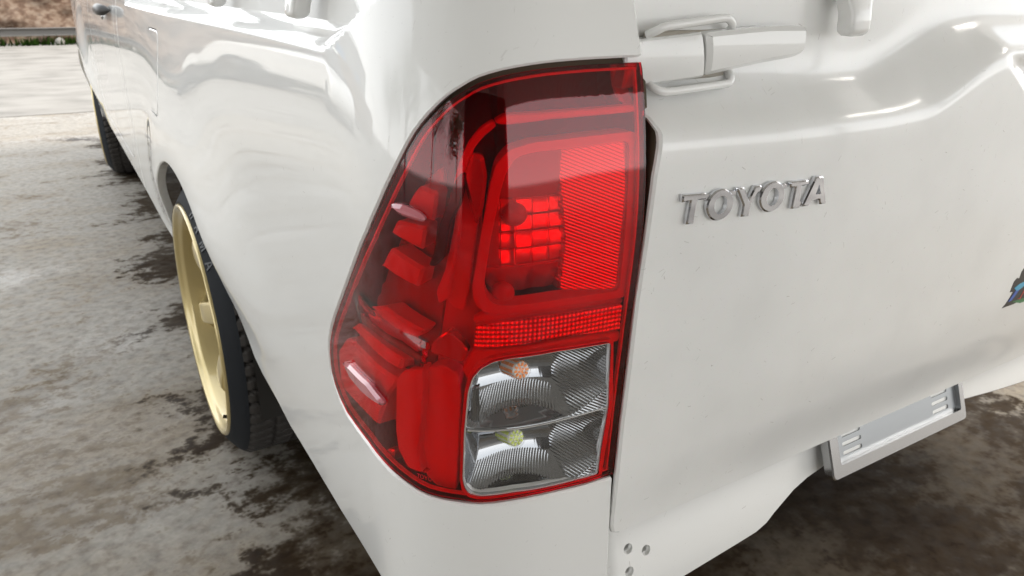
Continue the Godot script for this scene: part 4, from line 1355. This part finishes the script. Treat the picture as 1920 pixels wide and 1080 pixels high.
func backdrop() -> void:
	var rng := RandomNumberGenerator.new()
	rng.seed = 7
	# dry earth bank with a steel channel laid along its foot, on blocks
	var bank := mat("dry_bank", Color.WHITE, 0.95)
	bank.albedo_texture = noise_tex(41, 0.02, 512, [[0.0, lin(0.035, 0.018, 0.010)], [0.35, lin(0.09, 0.05, 0.03)], [0.6, lin(0.17, 0.12, 0.085)], [1.0, lin(0.24, 0.19, 0.145)]], 5)
	bank.uv1_triplanar = true
	bank.uv1_world_triplanar = true
	bank.uv1_scale = Vector3(0.6, 0.9, 0.6)
	var nz := noise(42, 0.9, 4)
	var m := st()
	grid(m, 220, 22, func(u, v):
		var x: float = lerpf(-16.0, 9.0, u)
		var h: float = v * 1.7
		return Vector3(x, h, -14.72 - v * 1.1 + 0.28 * nz.get_noise_2d(x * 1.1, h * 2.4) + 0.10 * nz.get_noise_2d(x * 5.0, h * 9.0)))
	tag(obj("dry_bank", m, bank), "brown bank of dry thatch and earth behind the steel beam", "bank")
	var beam := holder("steel_beam")
	tag(beam, "long grey weathered steel channel lying along the foot of the brown bank", "beam")
	m = st()
	for b in [[0.13, 0.25, -14.50, -14.46], [0.126, 0.142, -14.46, -14.40], [0.238, 0.254, -14.46, -14.40]]:
		box(m, Vector3(-15.0, b[0], b[2]), Vector3(8.0, b[1], b[3]), 0.006)
	obj("channel", m, M.rusty_steel, beam)
	for k in 8:
		var x := -14.0 + k * 2.9
		m = st()
		box(m, Vector3(x, 0.0, -14.62), Vector3(x + 0.22, 0.124, -14.40), 0.01)
		tag(obj("concrete_block", m, M.concrete_far), "grey concrete block holding up the steel beam", "block", "blocks under the steel beam")
	# grass along the edge of the yard
	m = st()
	for k in 5200:
		var p := Vector3(rng.randf_range(-14.0, 7.0), 0.0, rng.randf_range(-14.48, -14.06))
		if nz.get_noise_2d(p.x * 1.3, 7.0) < -0.15 and rng.randf() < 0.75:
			continue
		var h := rng.randf_range(0.05, 0.17)
		var lean := Vector3(rng.randf_range(-0.05, 0.05), 0, rng.randf_range(-0.05, 0.06))
		var w := Vector3.RIGHT.rotated(Vector3.UP, rng.randf() * TAU) * 0.013
		var n := w.cross(Vector3.UP).normalized()
		var b := vert(m, p - w, n)
		vert(m, p + w, n)
		vert(m, p + lean + Vector3(0, h, 0), n)
		tri(m, b, b + 1, b + 2)
	tag(obj("grass", m, M.grass), "strip of green grass at the foot of the steel beam", "grass", "", "stuff")
	for k in 14:
		m = st()
		var x := rng.randf_range(-7.0, 3.0)
		var r := rng.randf_range(0.04, 0.09)
		var sd := rng.randf() * 50.0
		grid(m, 12, 8, func(u, v):
			var d := Vector3(sin(v * PI) * cos(u * TAU), cos(v * PI), sin(v * PI) * sin(u * TAU))
			return Vector3(x, r * 0.5, -14.2) + d * r * (1.0 + 0.35 * nz.get_noise_3d(d.x * 1.5 + sd, d.y * 1.5, d.z * 1.5)))
		tag(obj("stone", m, M.concrete_far), "grey stone in the grass strip before the steel beam", "stone", "stones in the grass strip")
	sedan()
	workshop()
	shelter()
	for t in [[-11.0, -2.2, 5.2, 1.9, 3, "leafy tree level with the truck's bed at the yard's left edge"], [-13.5, 3.2, 6.4, 2.4, 4, "tallest leafy tree behind the truck at the yard's left edge"], [-10.0, 7.0, 4.6, 1.7, 5, "leafy tree beside the open shed's metal wall"], [-15.0, -7.5, 4.6, 2.2, 6, "leafy tree nearest the grey workshop"]]:
		tree(t[0], t[1], t[2], t[3], t[4], t[5])

# the car that the truck's flank mirrors
func sedan() -> void:
	var car := holder("parked_sedan", self, Vector3(-4.42, 0, -11.2))
	tag(car, "white sedan parked nose outward by the yard, mirrored in the truck's side", "car")
	var body_pts := [Vector2(-2.2, 0.30), Vector2(-2.25, 0.62), Vector2(-2.15, 0.88), Vector2(-1.35, 0.96), Vector2(1.0, 0.94), Vector2(2.0, 0.78), Vector2(2.24, 0.60), Vector2(2.22, 0.28)]
	var sec := func(loop: Array, x0: float, x1: float, tuck: float, mt: Material, called: String) -> void:
		var m := st()
		var l := rounded(loop, 0.18, 5)
		if Geometry2D.is_polygon_clockwise(l):
			l.reverse()
		var ring_at := func(x: float, d: float) -> PackedVector3Array:
			var o := PackedVector3Array()
			for p in inset(l, d):
				o.append(Vector3(x, p.y, p.x))
			return o
		var xs := [[x0, 0.10 + tuck], [x0 + 0.03, 0.04 + tuck * 0.7], [x0 + 0.10, tuck * 0.4], [x1 - 0.10, tuck * 0.4], [x1 - 0.03, 0.04 + tuck * 0.7], [x1, 0.10 + tuck]]
		for k in xs.size() - 1:
			strip(m, ring_at.call(xs[k][0], xs[k][1]), ring_at.call(xs[k + 1][0], xs[k + 1][1]))
		for e in [xs[0], xs[5]]:
			patch(m, inset(l, e[1]), [], 0.2, func(p): return Vector3(e[0], p.y, p.x), e[0] > 0.0)
		obj(called, m, mt, car)
	sec.call(body_pts, -0.85, 0.85, 0.0, M.paint, "body")
	sec.call([Vector2(-1.75, 0.86), Vector2(-1.0, 1.38), Vector2(0.15, 1.42), Vector2(1.15, 0.90)], -0.72, 0.72, 0.05, M.glass_dark, "glasshouse")
	sec.call([Vector2(-1.12, 1.34), Vector2(-0.95, 1.43), Vector2(0.1, 1.46), Vector2(0.28, 1.36)], -0.66, 0.66, 0.0, M.paint, "roof")
	for z in [-1.35, 1.35]:
		for x in [-0.80, 0.80]:
			var w := holder("wheel", car, Vector3(x, 0.31, z))
			var s := 1.0 if x > 0 else -1.0
			var m := st()
			lathe(m, [Vector2(0.20, 0.06 * s), Vector2(0.24, 0.075 * s), Vector2(0.30, 0.06 * s), Vector2(0.31, 0.0), Vector2(0.30, -0.1 * s)], Basis(), Vector3.ZERO, 28)
			obj("tyre", m, M.rubber, w)
			m = st()
			lathe(m, [Vector2(0.0, 0.075 * s), Vector2(0.10, 0.060 * s), Vector2(0.19, 0.072 * s), Vector2(0.205, 0.06 * s)], Basis(), Vector3.ZERO, 28)
			obj("rim", m, M.steel, w)

func workshop() -> void:
	var b := holder("workshop", self, Vector3(-10.5, 0, -25.0))
	tag(b, "grey workshop with a blue door and a metal roof beyond the sedan", "building")
	var m := st()
	box(m, Vector3(-7, 0, -3), Vector3(5, 3.6, 3), 0.02)
	obj("wall", m, M.wall_grey, b)
	m = st()
	grid(m, 80, 1, func(u, v): return Vector3(lerpf(-5.5, 5.5, u), lerpf(4.6, 3.5, v) + (0.03 if int(u * 80) % 2 == 0 else 0.0), lerpf(-3.2, 4.2, v)))
	obj("roof", m, M.old_steel, b)
	for x in [-3.2, 0.2, 3.0]:
		m = st()
		box(m, Vector3(x - 0.8, 0.02, 3.0), Vector3(x + 0.8, 2.4, 3.06), 0.01)
		obj("door", m, M.blue_door, b)

func tree(x: float, z: float, h: float, r: float, sd: int, which: String) -> void:
	var t := holder("yard_tree", self, Vector3(x, 0, z))
	tag(t, which, "tree", "trees along the yard's left edge")
	var rng := RandomNumberGenerator.new()
	rng.seed = sd
	var m := st()
	tube(m, [Vector3.ZERO, Vector3(0.05, h * 0.3, 0.04), Vector3(-0.04, h * 0.6, 0.0)], 0.11)
	var ends := []
	for k in 7:
		var a := k * TAU / 7 + rng.randf()
		var e := Vector3(cos(a) * r * 0.7, h * rng.randf_range(0.62, 0.98), sin(a) * r * 0.7)
		tube(m, [Vector3(0, h * 0.45, 0), Vector3(e.x * 0.5, (h * 0.45 + e.y) * 0.52, e.z * 0.5), e], 0.035, 6)
		ends.append(e)
	obj("trunk", m, M.bark, t)
	m = st()
	for e in ends:
		for k in 520:
			var d := Vector3(rng.randfn(), rng.randfn(), rng.randfn()) * r * 0.27
			var p: Vector3 = e + d
			var n := Vector3(rng.randfn(), rng.randfn() + 0.5, rng.randfn()).normalized()
			var a := n.cross(Vector3(0.3, 0.1, 0.9)).normalized() * 0.075
			var c := n.cross(a).normalized() * 0.045
			var b := vert(m, p - a, n)
			vert(m, p + c, n)
			vert(m, p + a, n)
			vert(m, p - c, n)
			tri(m, b, b + 1, b + 2)
			tri(m, b, b + 2, b + 3)
	obj("crown", m, M.leaf, t)

# the open shed over the photographer: unseen but mirrored; roof reach and pale tone set to balance the truck's light
func shelter() -> void:
	var h := holder("open_shed")
	tag(h, "open metal shed behind the truck with a corrugated roof and one wall", "shed")
	var m := st()
	grid(m, 560, 1, func(u, v): return Vector3(lerpf(-6.5, lerpf(3.2, 5.8, v), u), lerpf(3.40, 3.20, v) + 0.02 * sin(u * 70.0 * TAU), lerpf(-1.4, 6.8, v)))
	grid(m, 1, 1, func(u, v): return Vector3(lerpf(-6.5, lerpf(3.2, 5.8, v), u), 3.45, lerpf(-1.4, 6.8, v)))
	obj("roof", m, M.zinc, h)
	m = st()
	grid(m, 120, 1, func(u, v):
		var p: Vector3 = Vector3(-1.5, 0, 6.0).lerp(Vector3(-4.4, 0, 3.8), u)
		return p + Vector3(-0.6, 0, -0.8) * 0.015 * sin(u * 40.0 * TAU) + Vector3(0, v * 3.2, 0))
	obj("wall", m, M.wall_dark, h)
	for p in [Vector3(-6.3, 0, -1.2), Vector3(3.0, 0, -1.2), Vector3(-6.3, 0, 6.6), Vector3(4.2, 0, 3.2)]:
		m = st()
		box(m, p + Vector3(-0.06, 0, -0.06), p + Vector3(0.06, 3.15, 0.06))
		obj("post", m, M.old_steel, h)
